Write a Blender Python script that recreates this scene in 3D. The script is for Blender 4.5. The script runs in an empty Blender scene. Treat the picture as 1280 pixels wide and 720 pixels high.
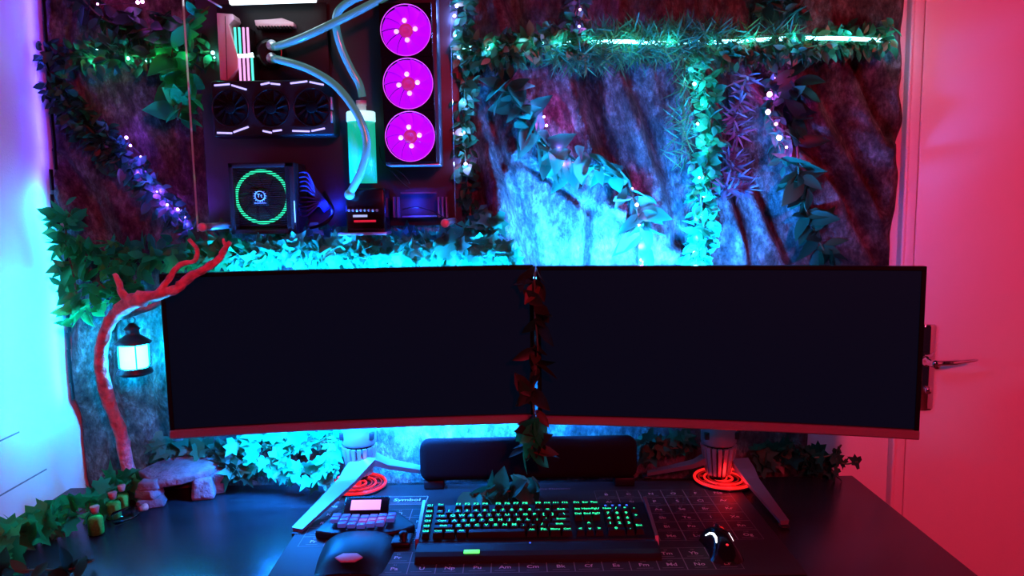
import bpy, bmesh, math, random
import numpy as np
from math import sin, cos, pi, radians, exp
from mathutils import Vector, Matrix

random.seed(7)
SC = bpy.context.scene
COL = SC.collection
# ------------------------------------------------------------------ camera model
FPX = 925.0
PITCH, ROLL = radians(6.5), radians(0.92)
CAM = Vector((0.0, -1.92, 1.45))
_f = Vector((0, cos(PITCH), -sin(PITCH)))
_r0, _u0 = Vector((1, 0, 0)), Vector((0, sin(PITCH), cos(PITCH)))
_r = cos(ROLL) * _r0 - sin(ROLL) * _u0
_u = sin(ROLL) * _r0 + cos(ROLL) * _u0


def ray(px, py):
    return _f + (px - 640) / FPX * _r + (360 - py) / FPX * _u


def at(px, py, y):
    """the world point on the wall-parallel plane at depth y that the photo shows at px, py"""
    d = ray(px, py)
    return CAM + d * ((y - CAM.y) / d.y)


def onz(px, py, z):
    d = ray(px, py)
    return CAM + d * ((z - CAM.z) / d.z)


def onx(px, py, x):
    d = ray(px, py)
    return CAM + d * ((x - CAM.x) / d.x)


DESK = 0.75
cam_d = bpy.data.cameras.new('camera')
cam_d.sensor_width = 36.0
cam_d.lens = FPX / 1280 * 36.0
cam_d.clip_start = 0.05
cam = bpy.data.objects.new('camera', cam_d)
COL.objects.link(cam)
M = Matrix((_r, _u, -_f)).transposed().to_4x4()
M.translation = CAM
cam.matrix_world = M
SC.camera = cam
SC.view_settings.view_transform = 'Standard'
SC.view_settings.look = 'None'
SC.view_settings.exposure = 0.0
SC.view_settings.gamma = 1.0
SC.view_settings.use_curve_mapping = False
SC.cycles.use_denoising = True
SC.cycles.max_bounces = 8
SC.cycles.transparent_max_bounces = 16
SC.cycles.caustics_reflective = False
SC.cycles.caustics_refractive = False
SC.cycles.sample_clamp_indirect = 4.0
SC.cycles.use_light_tree = True
w = bpy.data.worlds.new('night_room')
SC.world = w
w.use_nodes = True
w.node_tree.nodes['Background'].inputs[0].default_value = (0.012, 0.002, 0.006, 1)
w.node_tree.nodes['Background'].inputs[1].default_value = 1.0

# ------------------------------------------------------------------ materials
MATS = {}


def mat(name, col, rough=0.5, metal=0.0, emit=None, strength=0.0, spec=0.5, noise=0.0, nscale=20.0, bump=0.0,
        bscale=60.0, coat=0.0, trans=0.0, stretch=None):
    m = bpy.data.materials.new(name)
    m.use_nodes = True
    nt = m.node_tree
    b = nt.nodes['Principled BSDF']
    b.inputs['Base Color'].default_value = (*col, 1)
    b.inputs['Roughness'].default_value = rough
    b.inputs['Metallic'].default_value = metal
    b.inputs['Specular IOR Level'].default_value = spec
    b.inputs['Coat Weight'].default_value = coat
    b.inputs['Transmission Weight'].default_value = trans
    if emit:
        b.inputs['Emission Color'].default_value = (*emit, 1)
        b.inputs['Emission Strength'].default_value = strength
    if noise or bump:
        tc = nt.nodes.new('ShaderNodeTexCoord')
        mp = nt.nodes.new('ShaderNodeMapping')
        if stretch:
            mp.inputs['Scale'].default_value = stretch
        nt.links.new(tc.outputs['Object'], mp.inputs['Vector'])
    if noise:
        n = nt.nodes.new('ShaderNodeTexNoise')
        n.inputs['Scale'].default_value = nscale
        n.inputs['Detail'].default_value = 6
        nt.links.new(mp.outputs[0], n.inputs['Vector'])
        r = nt.nodes.new('ShaderNodeValToRGB')
        r.color_ramp.elements[0].position = 0.3
        r.color_ramp.elements[1].position = 0.7
        r.color_ramp.elements[0].color = (*[c * (1 - noise) for c in col], 1)
        r.color_ramp.elements[1].color = (*[min(1, c * (1 + noise)) for c in col], 1)
        nt.links.new(n.outputs['Fac'], r.inputs['Fac'])
        nt.links.new(r.outputs['Color'], b.inputs['Base Color'])
    if bump:
        n2 = nt.nodes.new('ShaderNodeTexNoise')
        n2.inputs['Scale'].default_value = bscale
        n2.inputs['Detail'].default_value = 8
        nt.links.new(mp.outputs[0], n2.inputs['Vector'])
        bp = nt.nodes.new('ShaderNodeBump')
        bp.inputs['Strength'].default_value = bump
        bp.inputs['Distance'].default_value = 0.01
        nt.links.new(n2.outputs['Fac'], bp.inputs['Height'])
        nt.links.new(bp.outputs[0], b.inputs['Normal'])
    MATS[name] = m
    return m


def leaf_mat(name, c1, c2, c3, rough=0.42, transl=0.3):
    m = bpy.data.materials.new(name)
    m.use_nodes = True
    nt = m.node_tree
    b = nt.nodes['Principled BSDF']
    out = nt.nodes['Material Output']
    g = nt.nodes.new('ShaderNodeNewGeometry')
    r = nt.nodes.new('ShaderNodeValToRGB')
    e = r.color_ramp.elements
    e[0].color = (*c1, 1)
    e[0].position = 0.0
    e[1].color = (*c2, 1)
    e[1].position = 0.75
    k = e.new(0.97)
    k.color = (*c3, 1)
    nt.links.new(g.outputs['Random Per Island'], r.inputs['Fac'])
    nt.links.new(r.outputs['Color'], b.inputs['Base Color'])
    b.inputs['Roughness'].default_value = rough
    b.inputs['Specular IOR Level'].default_value = 0.22
    t = nt.nodes.new('ShaderNodeBsdfTranslucent')
    nt.links.new(r.outputs['Color'], t.inputs['Color'])
    mx = nt.nodes.new('ShaderNodeMixShader')
    mx.inputs[0].default_value = transl
    nt.links.new(b.outputs[0], mx.inputs[1])
    nt.links.new(t.outputs[0], mx.inputs[2])
    nt.links.new(mx.outputs[0], out.inputs['Surface'])
    MATS[name] = m
    return m


def glass_mat(name, tint, gloss=0.08):
    m = bpy.data.materials.new(name)
    m.use_nodes = True
    nt = m.node_tree
    nt.nodes.remove(nt.nodes['Principled BSDF'])
    t = nt.nodes.new('ShaderNodeBsdfTransparent')
    t.inputs['Color'].default_value = (*tint, 1)
    gl = nt.nodes.new('ShaderNodeBsdfGlossy')
    gl.inputs['Roughness'].default_value = 0.03
    lw = nt.nodes.new('ShaderNodeLayerWeight')
    lw.inputs['Blend'].default_value = gloss
    mx = nt.nodes.new('ShaderNodeMixShader')
    nt.links.new(lw.outputs['Fresnel'], mx.inputs[0])
    nt.links.new(t.outputs[0], mx.inputs[1])
    nt.links.new(gl.outputs[0], mx.inputs[2])
    nt.links.new(mx.outputs[0], nt.nodes['Material Output'].inputs['Surface'])
    MATS[name] = m
    return m


def rock_mat():
    m = bpy.data.materials.new('rock')
    m.use_nodes = True
    nt = m.node_tree
    b = nt.nodes['Principled BSDF']
    b.inputs['Roughness'].default_value = 0.8
    b.inputs['Specular IOR Level'].default_value = 0.25
    tc = nt.nodes.new('ShaderNodeTexCoord')
    mp = nt.nodes.new('ShaderNodeMapping')
    mp.inputs['Rotation'].default_value = (0, radians(18), 0)
    mp.inputs['Scale'].default_value = (1, 1, 0.6)
    nt.links.new(tc.outputs['Object'], mp.inputs['Vector'])
    n = nt.nodes.new('ShaderNodeTexNoise')
    n.inputs['Scale'].default_value = 20
    n.inputs['Detail'].default_value = 9
    n.inputs['Roughness'].default_value = 0.76
    nt.links.new(mp.outputs[0], n.inputs['Vector'])
    r = nt.nodes.new('ShaderNodeValToRGB')
    e = r.color_ramp.elements
    e[0].position = 0.36
    e[0].color = (0.022, 0.014, 0.012, 1)
    e[1].position = 0.64
    e[1].color = (0.24, 0.20, 0.19, 1)
    k = e.new(0.5)
    k.color = (0.095, 0.065, 0.058, 1)
    nt.links.new(n.outputs['Fac'], r.inputs['Fac'])
    n3 = nt.nodes.new('ShaderNodeTexNoise')
    n3.inputs['Scale'].default_value = 100
    n3.inputs['Detail'].default_value = 5
    nt.links.new(mp.outputs[0], n3.inputs['Vector'])
    r3 = nt.nodes.new('ShaderNodeMapRange')
    r3.inputs['From Min'].default_value = 0.36
    r3.inputs['From Max'].default_value = 0.64
    r3.inputs['To Min'].default_value = 0.62
    r3.inputs['To Max'].default_value = 1.32
    nt.links.new(n3.outputs['Fac'], r3.inputs['Value'])
    mu = nt.nodes.new('ShaderNodeVectorMath')
    mu.operation = 'SCALE'
    nt.links.new(r.outputs['Color'], mu.inputs[0])
    nt.links.new(r3.outputs[0], mu.inputs['Scale'])
    nt.links.new(mu.outputs[0], b.inputs['Base Color'])
    n2 = nt.nodes.new('ShaderNodeTexNoise')
    n2.inputs['Scale'].default_value = 130
    n2.inputs['Detail'].default_value = 10
    n2.inputs['Roughness'].default_value = 0.7
    nt.links.new(mp.outputs[0], n2.inputs['Vector'])
    bp = nt.nodes.new('ShaderNodeBump')
    bp.inputs['Strength'].default_value = 1.0
    bp.inputs['Distance'].default_value = 0.016
    nt.links.new(n2.outputs['Fac'], bp.inputs['Height'])
    nt.links.new(bp.outputs[0], b.inputs['Normal'])
    MATS['rock'] = m


rock_mat()
mat('wall_paint', (0.78, 0.76, 0.76), 0.75, noise=0.03, nscale=6, bump=0.12, bscale=220)
mat('door_paint', (0.80, 0.77, 0.77), 0.5, noise=0.02, nscale=4, bump=0.05, bscale=160)
mat('groove', (0.22, 0.22, 0.22), 0.8)
mat('floor_wood', (0.10, 0.06, 0.04), 0.5, noise=0.3, nscale=6, stretch=(1, 8, 1))
mat('desk_black', (0.018, 0.018, 0.021), 0.26, spec=0.4, noise=0.35, nscale=30, bump=0.06, bscale=400, stretch=(1, 6, 1))
mat('mat_cloth', (0.012, 0.011, 0.013), 0.62, bump=0.1, bscale=900)
mat('print', (0.62, 0.58, 0.62), 0.6)
mat('print_dim', (0.20, 0.19, 0.20), 0.6)
mat('black_plastic', (0.007, 0.007, 0.008), 0.42, spec=0.25, bump=0.05, bscale=700)
mat('soot_black', (0.002, 0.002, 0.002), 0.6, spec=0.06)
mat('gloss_black', (0.005, 0.005, 0.006), 0.22, spec=0.3)
mat('dark_plastic', (0.010, 0.010, 0.012), 0.45, spec=0.25)
mat('speaker_cloth', (0.008, 0.003, 0.004), 0.95, spec=0.06, bump=0.3, bscale=900)
mat('case_metal', (0.030, 0.024, 0.024), 0.45, metal=0.2)
mat('silver', (0.62, 0.63, 0.66), 0.28, metal=0.85)
mat('silver_paint', (0.17, 0.18, 0.20), 0.38, metal=0.4)
mat('chin_metal', (0.30, 0.24, 0.25), 0.42, metal=0.4)
mat('chrome', (0.80, 0.78, 0.80), 0.08, metal=1.0)
mat('brushed', (0.35, 0.36, 0.40), 0.32, metal=0.8)
mat('shroud_metal', (0.68, 0.55, 0.62), 0.4, metal=0.2)
mat('cable_blue', (0.03, 0.05, 0.42), 0.5)
mat('wire_green', (0.02, 0.03, 0.02), 0.5)
mat('stem', (0.05, 0.09, 0.03), 0.6, noise=0.3)
mat('wood', (0.66, 0.23, 0.23), 0.75, noise=0.5, nscale=45, bump=0.9, bscale=90)
mat('cut_wood', (0.45, 0.28, 0.22), 0.8)
mat('stone', (0.17, 0.125, 0.13), 0.85, noise=0.45, nscale=30, bump=0.7, bscale=70)
mat('cork', (0.42, 0.25, 0.18), 0.9, noise=0.3, nscale=120)
mat('green_sand', (0.06, 0.62, 0.05), 0.8, noise=0.25, nscale=250)
mat('lantern_black', (0.02, 0.022, 0.025), 0.4, metal=0.4)
mat('screen', (0.003, 0.004, 0.006), 0.45, emit=(0.10, 0.30, 1.0), strength=0.0075, spec=0.03)
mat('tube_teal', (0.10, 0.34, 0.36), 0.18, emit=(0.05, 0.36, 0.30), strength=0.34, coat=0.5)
mat('coolant', (0.05, 0.5, 0.36), 0.2, emit=(0.0, 0.55, 0.32), strength=0.85)
mat('reservoir_lid', (0.8, 0.9, 0.9), 0.3, emit=(0.45, 1.0, 0.95), strength=1.2)
mat('fan_blade', (0.4, 0.05, 0.5), 0.35, emit=(0.44, 0.0, 0.98), strength=0.95)
mat('fan_rim', (0.5, 0.1, 0.6), 0.35, emit=(0.72, 0.08, 1.0), strength=1.1)
mat('fan_led', (1, 1, 1), 0.3, emit=(1.0, 0.45, 1.0), strength=1.6)
mat('fan_hub', (0.25, 0.03, 0.12), 0.4, emit=(0.65, 0.02, 0.25), strength=0.65)
mat('bar_violet', (0.05, 0.05, 0.05), 0.3, emit=(0.50, 0.38, 1.0), strength=1.8)
mat('bar_white', (0.05, 0.05, 0.05), 0.3, emit=(0.78, 0.92, 1.0), strength=3.0)
mat('bar_teal', (0.05, 0.05, 0.05), 0.3, emit=(0.08, 1.0, 0.72), strength=1.5)
mat('bar_pink', (0.05, 0.05, 0.05), 0.3, emit=(1.0, 0.38, 0.85), strength=1.5)
mat('ring_green', (0, 0.3, 0.1), 0.3, emit=(0.03, 1.0, 0.50), strength=1.3)
mat('psu_blade', (0.03, 0.10, 0.06), 0.25)
mat('display_red', (0.2, 0, 0), 0.3, emit=(1.0, 0.02, 0.06), strength=0.7)
mat('display_white', (0.5, 0.5, 0.5), 0.3, emit=(0.35, 0.6, 0.9), strength=0.8)
mat('lcd_pink', (0.6, 0.4, 0.6), 0.3, emit=(1.0, 0.42, 0.95), strength=0.85)
mat('legend_green', (0, 0.3, 0.1), 0.4, emit=(0.03, 1.0, 0.38), strength=1.9)
mat('logo_green', (0, 0.3, 0.1), 0.4, emit=(0.10, 1.0, 0.12), strength=2.2)
mat('led_blue', (0, 0, 0.4), 0.3, emit=(0.05, 0.15, 1.0), strength=1.6)
mat('led_white', (1, 1, 1), 0.3, emit=(0.9, 0.97, 1.0), strength=2.0)
mat('led_red', (0.4, 0, 0), 0.3, emit=(1.0, 0.03, 0.05), strength=1.0)
mat('ring_red', (0.4, 0.02, 0.02), 0.3, emit=(1.0, 0.015, 0.015), strength=1.0)
mat('ring_red_dim', (0.30, 0.02, 0.02), 0.25, emit=(1.0, 0.01, 0.01), strength=0.22)
mat('game_key', (0.06, 0.06, 0.16), 0.35, emit=(0.06, 0.12, 0.9), strength=0.32)
mat('game_key_pink', (0.14, 0.05, 0.16), 0.35, emit=(0.55, 0.10, 0.75), strength=0.32)
mat('logo_grey', (0.42, 0.44, 0.46), 0.5)
mat('lantern_glow', (0.8, 0.95, 1), 0.4, emit=(0.0008, 0.40, 1.0), strength=650.0)
mat('bulb_cyan', (1, 1, 1), 0.3, emit=(0.30, 0.95, 1.0), strength=9.0)
mat('bulb_violet', (1, 1, 1), 0.3, emit=(0.45, 0.28, 1.0), strength=8.0)
mat('bulb_magenta', (1, 1, 1), 0.3, emit=(0.95, 0.42, 1.0), strength=8.0)
mat('strip_cyan', (1, 1, 1), 0.3, emit=(0.22, 0.85, 1.0), strength=6.0)
mat('strip_bias', (1, 1, 1), 0.3, emit=(0.04, 0.40, 1.0), strength=8.0)
mat('strip_violet', (1, 1, 1), 0.3, emit=(0.25, 0.10, 1.0), strength=4.0)
glass_mat('case_glass', (0.93, 0.95, 0.96), 0.06)
mat('glass_edge', (0.75, 0.8, 0.9), 0.15, coat=0.5)
glass_mat('bottle_glass', (0.86, 0.93, 0.90), 0.18)
leaf_mat('leaf_ficus', (0.012, 0.10, 0.045), (0.03, 0.20, 0.07), (0.30, 0.20, 0.10))
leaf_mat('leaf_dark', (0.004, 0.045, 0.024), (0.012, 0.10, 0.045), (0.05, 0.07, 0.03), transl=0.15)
leaf_mat('leaf_mid', (0.006, 0.10, 0.055), (0.022, 0.19, 0.10), (0.14, 0.18, 0.15), transl=0.35)
leaf_mat('leaf_bright', (0.006, 0.26, 0.07), (0.014, 0.46, 0.12), (0.05, 0.46, 0.09), transl=0.4)
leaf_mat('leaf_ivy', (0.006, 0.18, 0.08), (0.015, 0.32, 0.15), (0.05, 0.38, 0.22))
leaf_mat('leaf_rust', (0.008, 0.034, 0.016), (0.020, 0.032, 0.014), (0.10, 0.055, 0.025), transl=0.15)
leaf_mat('leaf_grass', (0.012, 0.11, 0.05), (0.03, 0.20, 0.09), (0.08, 0.26, 0.07))
leaf_mat('leaf_spike', (0.08, 0.06, 0.09), (0.14, 0.10, 0.15), (0.22, 0.16, 0.2))


# ------------------------------------------------------------------ mesh collector
class MB:
    def __init__(s):
        s.v, s.f, s.m, s.sm = [], [], [], []

    def add(s, vs, fs, mi=0, smooth=False):
        b = len(s.v)
        s.v.extend([Vector(v) for v in vs])
        for f in fs:
            s.f.append([b + i for i in f])
            s.m.append(mi)
            s.sm.append(smooth)

    def bm(s, bm, mtx=None, mi=0, smooth=False):
        bm.verts.index_update()
        s.add([(mtx @ v.co) if mtx else v.co.copy() for v in bm.verts], [[v.index for v in f.verts] for f in bm.faces], mi, smooth)
        bm.free()

    def box(s, c, size, r=0.0, seg=2, rot=None, mi=0, smooth=False):
        bm = bmesh.new()
        bmesh.ops.create_cube(bm, size=1.0)
        for v in bm.verts:
            v.co = Vector((v.co.x * size[0], v.co.y * size[1], v.co.z * size[2]))
        if r > 0:
            bmesh.ops.bevel(bm, geom=bm.edges[:], offset=min(r, 0.49 * min(size)), segments=seg, profile=0.5, affect='EDGES')
        mtx = Matrix.Translation(Vector(c))
        if rot is not None:
            mtx = mtx @ rot
        s.bm(bm, mtx, mi, smooth or r > 0)

    def prism(s, pts, d, mi=0, r=0.0):
        """closed outline pts (3-D) extruded by vector d"""
        bm = bmesh.new()
        a = [bm.verts.new(p) for p in pts]
        f = bm.faces.new(a)
        e = bmesh.ops.extrude_face_region(bm, geom=[f])
        for v in [g for g in e['geom'] if isinstance(g, bmesh.types.BMVert)]:
            v.co += Vector(d)
        bmesh.ops.recalc_face_normals(bm, faces=bm.faces)
        if r > 0:
            bmesh.ops.bevel(bm, geom=bm.edges[:], offset=r, segments=2, profile=0.5, affect='EDGES')
        s.bm(bm, None, mi, r > 0)

    def tube(s, path, rad, seg=8, mi=0, cap=True, knob=0.0, flat=None):
        P = [Vector(p) for p in path]
        n = len(P)
        R = rad if isinstance(rad, (list, tuple)) else [rad] * n
        vs, fs = [], []
        up = Vector((0.13, 0.31, 0.94))
        prev = None
        for i, p in enumerate(P):
            t = (P[min(i + 1, n - 1)] - P[max(i - 1, 0)]).normalized()
            if prev is None:
                a = t.cross(up)
                if a.length < 1e-3:
                    a = t.cross(Vector((1, 0, 0)))
            else:
                a = prev - t * prev.dot(t)
            a.normalize()
            prev = a
            b = t.cross(a)
            for k in range(seg):
                q = 2 * pi * k / seg
                rr = R[i] * (1 + knob * (random.random() - 0.5) * 2)
                fl = flat or 1.0
                vs.append(p + a * cos(q) * rr + b * sin(q) * rr * fl)
        for i in range(n - 1):
            for k in range(seg):
                fs.append([i * seg + k, i * seg + (k + 1) % seg, (i + 1) * seg + (k + 1) % seg, (i + 1) * seg + k])
        if cap:
            fs.append(list(range(seg))[::-1])
            fs.append([(n - 1) * seg + k for k in range(seg)])
        s.add(vs, fs, mi, True)

    def lathe(s, prof, c, axis=(0, 0, 1), seg=24, mi=0, smooth=True):
        """prof: (radius, height) pairs along axis from c"""
        ax = Vector(axis).normalized()
        a = ax.cross(Vector((0, 0, 1)) if abs(ax.z) < 0.9 else Vector((1, 0, 0))).normalized()
        b = ax.cross(a)
        c = Vector(c)
        vs, fs = [], []
        for (r, h) in prof:
            for k in range(seg):
                q = 2 * pi * k / seg
                vs.append(c + ax * h + (a * cos(q) + b * sin(q)) * max(r, 1e-5))
        for i in range(len(prof) - 1):
            for k in range(seg):
                fs.append([i * seg + k, i * seg + (k + 1) % seg, (i + 1) * seg + (k + 1) % seg, (i + 1) * seg + k])
        fs.append(list(range(seg))[::-1])
        fs.append([(len(prof) - 1) * seg + k for k in range(seg)])
        s.add(vs, fs, mi, smooth)

    def torus(s, c, R, r, axis=(0, 0, 1), seg=48, ms=8, mi=0, a0=0.0, a1=2 * pi, sx=1.0, sy=1.0):
        ax = Vector(axis).normalized()
        a = Vector((1, 0, 0)) if abs(ax.x) < 0.9 else Vector((0, 1, 0))
        a = (a - ax * a.dot(ax)).normalized()
        b = ax.cross(a)
        c = Vector(c)
        full = abs(a1 - a0 - 2 * pi) < 1e-4
        N = seg if full else seg + 1
        vs, fs = [], []
        for i in range(N):
            q = a0 + (a1 - a0) * i / seg
            o = a * cos(q) * sx + b * sin(q) * sy
            for k in range(ms):
                p = 2 * pi * k / ms
                vs.append(c + o * (R + r * cos(p)) + ax * r * sin(p))
        for i in range(seg):
            j = (i + 1) % N
            for k in range(ms):
                fs.append([i * ms + k, j * ms + k, j * ms + (k + 1) % ms, i * ms + (k + 1) % ms])
        s.add(vs, fs, mi, True)

    def ball(s, c, r, mi=0, seg=10, scale=(1, 1, 1), noise=0.0, rot=None):
        bm = bmesh.new()
        bmesh.ops.create_uvsphere(bm, u_segments=seg, v_segments=max(4, seg // 2), radius=r)
        for v in bm.verts:
            k = 1 + noise * (random.random() - 0.5)
            v.co = Vector((v.co.x * scale[0] * k, v.co.y * scale[1] * k, v.co.z * scale[2] * k))
        mtx = Matrix.Translation(Vector(c))
        if rot is not None:
            mtx = mtx @ rot
        s.bm(bm, mtx, mi, True)

    def leaf(s, p, d, n, L, W, kind='oval', curl=0.15, mi=0):
        d = d.normalized()
        n = (n - d * n.dot(d))
        if n.length < 1e-3:
            n = d.orthogonal()
        n.normalize()
        side = d.cross(n)
        if kind == 'oval':
            T = [0.0, 0.18, 0.42, 0.68, 0.88, 1.0]
            Wd = [0.06, 0.66, 1.0, 0.78, 0.32, 0.0]
            vs, fs = [], []
            for t, wd in zip(T, Wd):
                c = p + d * (L * t) - n * (curl * L * t * t)
                h = W * 0.5 * wd
                fold = n * (h * 0.28)
                vs += [c - side * h + fold, c, c + side * h + fold]
            for i in range(len(T) - 1):
                a = i * 3
                fs += [[a, a + 1, a + 4, a + 3], [a + 1, a + 2, a + 5, a + 4]]
            s.add(vs, fs, mi, True)
        elif kind == 'ivy':
            O = [(0, 0.0), (-0.32, -0.06), (-0.50, 0.16), (-0.30, 0.34), (-0.42, 0.62), (-0.17, 0.62), (0, 1.0),
                 (0.17, 0.62), (0.42, 0.62), (0.30, 0.34), (0.50, 0.16), (0.32, -0.06)]
            vs = [p + d * (L * 0.35)]
            for (x, t) in O:
                vs.append(p + d * (L * t) + side * (x * W) + n * (abs(x) * W * 0.25) - n * (curl * L * t * t))
            fs = [[0, i + 1, (i + 1) % len(O) + 1] for i in range(len(O))]
            s.add(vs, fs, mi, True)
        else:
            T = [0.0, 0.35, 0.7, 1.0]
            Wd = [0.5, 1.0, 0.7, 0.0]
            vs, fs = [], []
            for t, wd in zip(T, Wd):
                c = p + d * (L * t) - n * (curl * L * t * t)
                h = W * 0.5 * wd
                vs += [c - side * h, c + side * h]
            for i in range(3):
                a = i * 2
                fs.append([a, a + 1, a + 3, a + 2])
            s.add(vs, fs, mi, True)

    def text(s, body, size, origin, ux, uy, mi=0, bold=0.0):
        vs, fs = text_mesh(body)
        ux, uy, o = Vector(ux), Vector(uy), Vector(origin)
        s.add([o + ux * (v[0] * size) + uy * (v[1] * size) for v in vs], fs, mi)

    def build(s, name, mats, parent=None, org=None):
        if org is None:
            org = ORG.get(parent.name, Vector((0, 0, 0))) if parent else Vector((0, 0, 0))
        me = bpy.data.meshes.new(name)
        me.from_pydata([v - org for v in s.v], [], s.f)
        if not isinstance(mats, (list, tuple)):
            mats = [mats]
        for m_ in mats:
            me.materials.append(MATS[m_])
        me.polygons.foreach_set('material_index', s.m)
        me.polygons.foreach_set('use_smooth', s.sm)
        me.update()
        o = bpy.data.objects.new(name, me)
        COL.objects.link(o)
        if parent:
            o.parent = parent
            ORG[o.name] = org
        elif org.length:
            o.location = org
        return o


ORG = {}
_TX = {}


def text_mesh(body):
    if body in _TX:
        return _TX[body]
    cu = bpy.data.curves.new('lettering', 'FONT')
    cu.body = body
    cu.size = 1.0
    cu.resolution_u = 2
    cu.align_x = 'CENTER'
    cu.align_y = 'CENTER'
    cu.offset = 0.012
    ob = bpy.data.objects.new('lettering', cu)
    COL.objects.link(ob)
    dg = bpy.context.evaluated_depsgraph_get()
    me = bpy.data.meshes.new_from_object(ob.evaluated_get(dg))
    r = ([v.co.copy() for v in me.vertices], [list(p.vertices) for p in me.polygons])
    bpy.data.objects.remove(ob)
    bpy.data.curves.remove(cu)
    bpy.data.meshes.remove(me)
    _TX[body] = r
    return r


def tag(o, label=None, cat=None, group=None, kind=None):
    if label:
        o['label'] = label
    if cat:
        o['category'] = cat
    if group:
        o['group'] = group
    if kind:
        o['kind'] = kind
    return o


def thing(name, loc, label, cat, group=None):
    o = bpy.data.objects.new(name, None)
    o.empty_display_size = 0.05
    COL.objects.link(o)
    o.location = loc
    ORG[o.name] = Vector(loc)
    return tag(o, label, cat, group)


def smoothpath(pts, n=6):
    P = [Vector(p) for p in pts]
    out = []
    for i in range(len(P) - 1):
        p0, p1, p2, p3 = P[max(i - 1, 0)], P[i], P[i + 1], P[min(i + 2, len(P) - 1)]
        for k in range(n):
            t = k / n
            out.append(0.5 * ((2 * p1) + (p2 - p0) * t + (2 * p0 - 5 * p1 + 4 * p2 - p3) * t * t + (3 * p1 - p0 - 3 * p2 + p3) * t ** 3))
    out.append(P[-1])
    return out


def point_light(name, loc, col, power, radius=0.01):
    d = bpy.data.lights.new(name, 'POINT')
    d.color = col
    d.energy = power
    d.shadow_soft_size = radius
    o = bpy.data.objects.new(name, d)
    o.location = loc
    COL.objects.link(o)
    return o


def area_light(name, loc, direction, col, power, sx, sy, xdir=(1, 0, 0), spread=pi):
    d = bpy.data.lights.new(name, 'AREA')
    d.shape = 'RECTANGLE'
    d.size, d.size_y = sx, sy
    d.color = col
    d.energy = power
    d.spread = spread
    o = bpy.data.objects.new(name, d)
    z = -Vector(direction).normalized()
    x = Vector(xdir)
    x = (x - z * x.dot(z)).normalized()
    m = Matrix((x, z.cross(x), z)).transposed().to_4x4()
    m.translation = Vector(loc)
    o.matrix_world = m
    COL.objects.link(o)
    return o


# ------------------------------------------------------------------ room shell
XL = -1.136
def struct(name, mb, m, parent=None):
    return tag(mb.build(name, m, parent), kind='structure')


mb = MB(); mb.box((0.55, 0.05, 1.25), (4.0, 0.10, 2.5)); struct('wall_back', mb, 'wall_paint')
mb = MB(); mb.box((XL - 0.05, -1.45, 1.25), (0.10, 3.0, 2.5)); struct('wall_left', mb, 'wall_paint')
mb = MB(); mb.box((2.50, -1.00, 1.25), (0.10, 2.1, 2.5)); struct('wall_right', mb, 'wall_paint')
mb = MB(); mb.box((0.55, -1.4, -0.05), (4.0, 3.2, 0.10)); struct('floor', mb, 'floor_wood')
# board joints of the left wall
for i, (a, b) in enumerate((((0, 551), (24, 540)), ((0, 620), (58, 586)))):
    p, q = onx(a[0], a[1], XL), onx(b[0], b[1], XL)
    mb = MB()
    z = (p.z + q.z) / 2
    mb.box((XL + 0.0004, (p.y + q.y) / 2 - 0.06, z), (0.001, abs(p.y - q.y) + 0.12, 0.0035))
    struct('trim_%d' % (i + 1), mb, 'groove')
# door with its casing, right of the rock panel
DX0, DX1 = 1.040, 1.87
root = tag(bpy.data.objects.new('door_1', None), kind='structure')
COL.objects.link(root)
ORG['door_1'] = Vector((0, 0, 0))
mb = MB(); mb.box(((DX0 + DX1) / 2, -0.008, 1.02), (DX1 - DX0, 0.014, 2.04 + 0.3), r=0.003); mb.build('door_leaf', 'door_paint', root)
mb = MB()
for (x, wd, dp) in ((1.0235, 0.026, 0.018), (1.0045, 0.009, 0.024)):
    mb.box((x, -dp / 2 - 0.001, 1.1), (wd, dp, 2.2), r=0.003)
mb.build('door_frame', 'door_paint', root)
hp = at(1160, 460, -0.022)
mb = MB()
vs, fs = [], []
zz = [(-.114, .80), (-.1125, .93), (-.108, 1.0), (.108, 1.0), (.1125, .93), (.114, .80)]
NQ = 14
for (dz, k) in zz:
    for i in range(NQ + 1):
        q = pi * i / NQ
        vs.append((hp.x - .021 * k * cos(q), -.0152 - .0095 * k * sin(q) ** .8, hp.z + dz))
for j in range(len(zz) - 1):
    for i in range(NQ):
        a = j * (NQ + 1) + i
        fs.append([a, a + 1, a + NQ + 2, a + NQ + 1])
    fs.append([j * (NQ + 1), (j + 1) * (NQ + 1), (j + 2) * (NQ + 1) - 1, (j + 1) * (NQ + 1) - 1])
fs.append(list(range(NQ + 1)))
fs.append([(len(zz) - 1) * (NQ + 1) + i for i in range(NQ + 1)][::-1])
mb.add(vs, fs, 0, True)
plate = mb.build('handle_plate', 'chrome', root)
lv = at(1160, 452, -0.03)
mb = MB()
mb.lathe([(0.013, 0), (0.013, 0.008), (0.009, 0.012), (0.009, 0.045), (0.010, 0.05)], (lv.x - 0.002, -0.0245, lv.z), (0, -1, 0), 20)
tip = at(1222, 450, -0.066)
b1_, b2_ = at(1170, 454, -0.070), at(1195, 453, -0.070)
mb.tube(smoothpath([(lv.x - 0.006, -0.068, b1_.z + .001), b1_, b2_, tip], 5),
        [0.0088] * 6 + [0.0075] * 5 + [0.006, 0.005, 0.0045, 0.0038, 0.003], 10)
tag(mb.build('lever', 'chrome', plate))
mb = MB(); mb.lathe([(0.010, 0), (0.010, 0.006), (0.008, 0.009)], (hp.x, -0.0245, hp.z - 0.058), (0, -1, 0), 18); mb.build('lock_cylinder', 'chrome', plate)

# ------------------------------------------------------------------ rock panel (height field with folds)
_rng = np.random.RandomState(11)
_tab = _rng.rand(256, 256)


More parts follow.
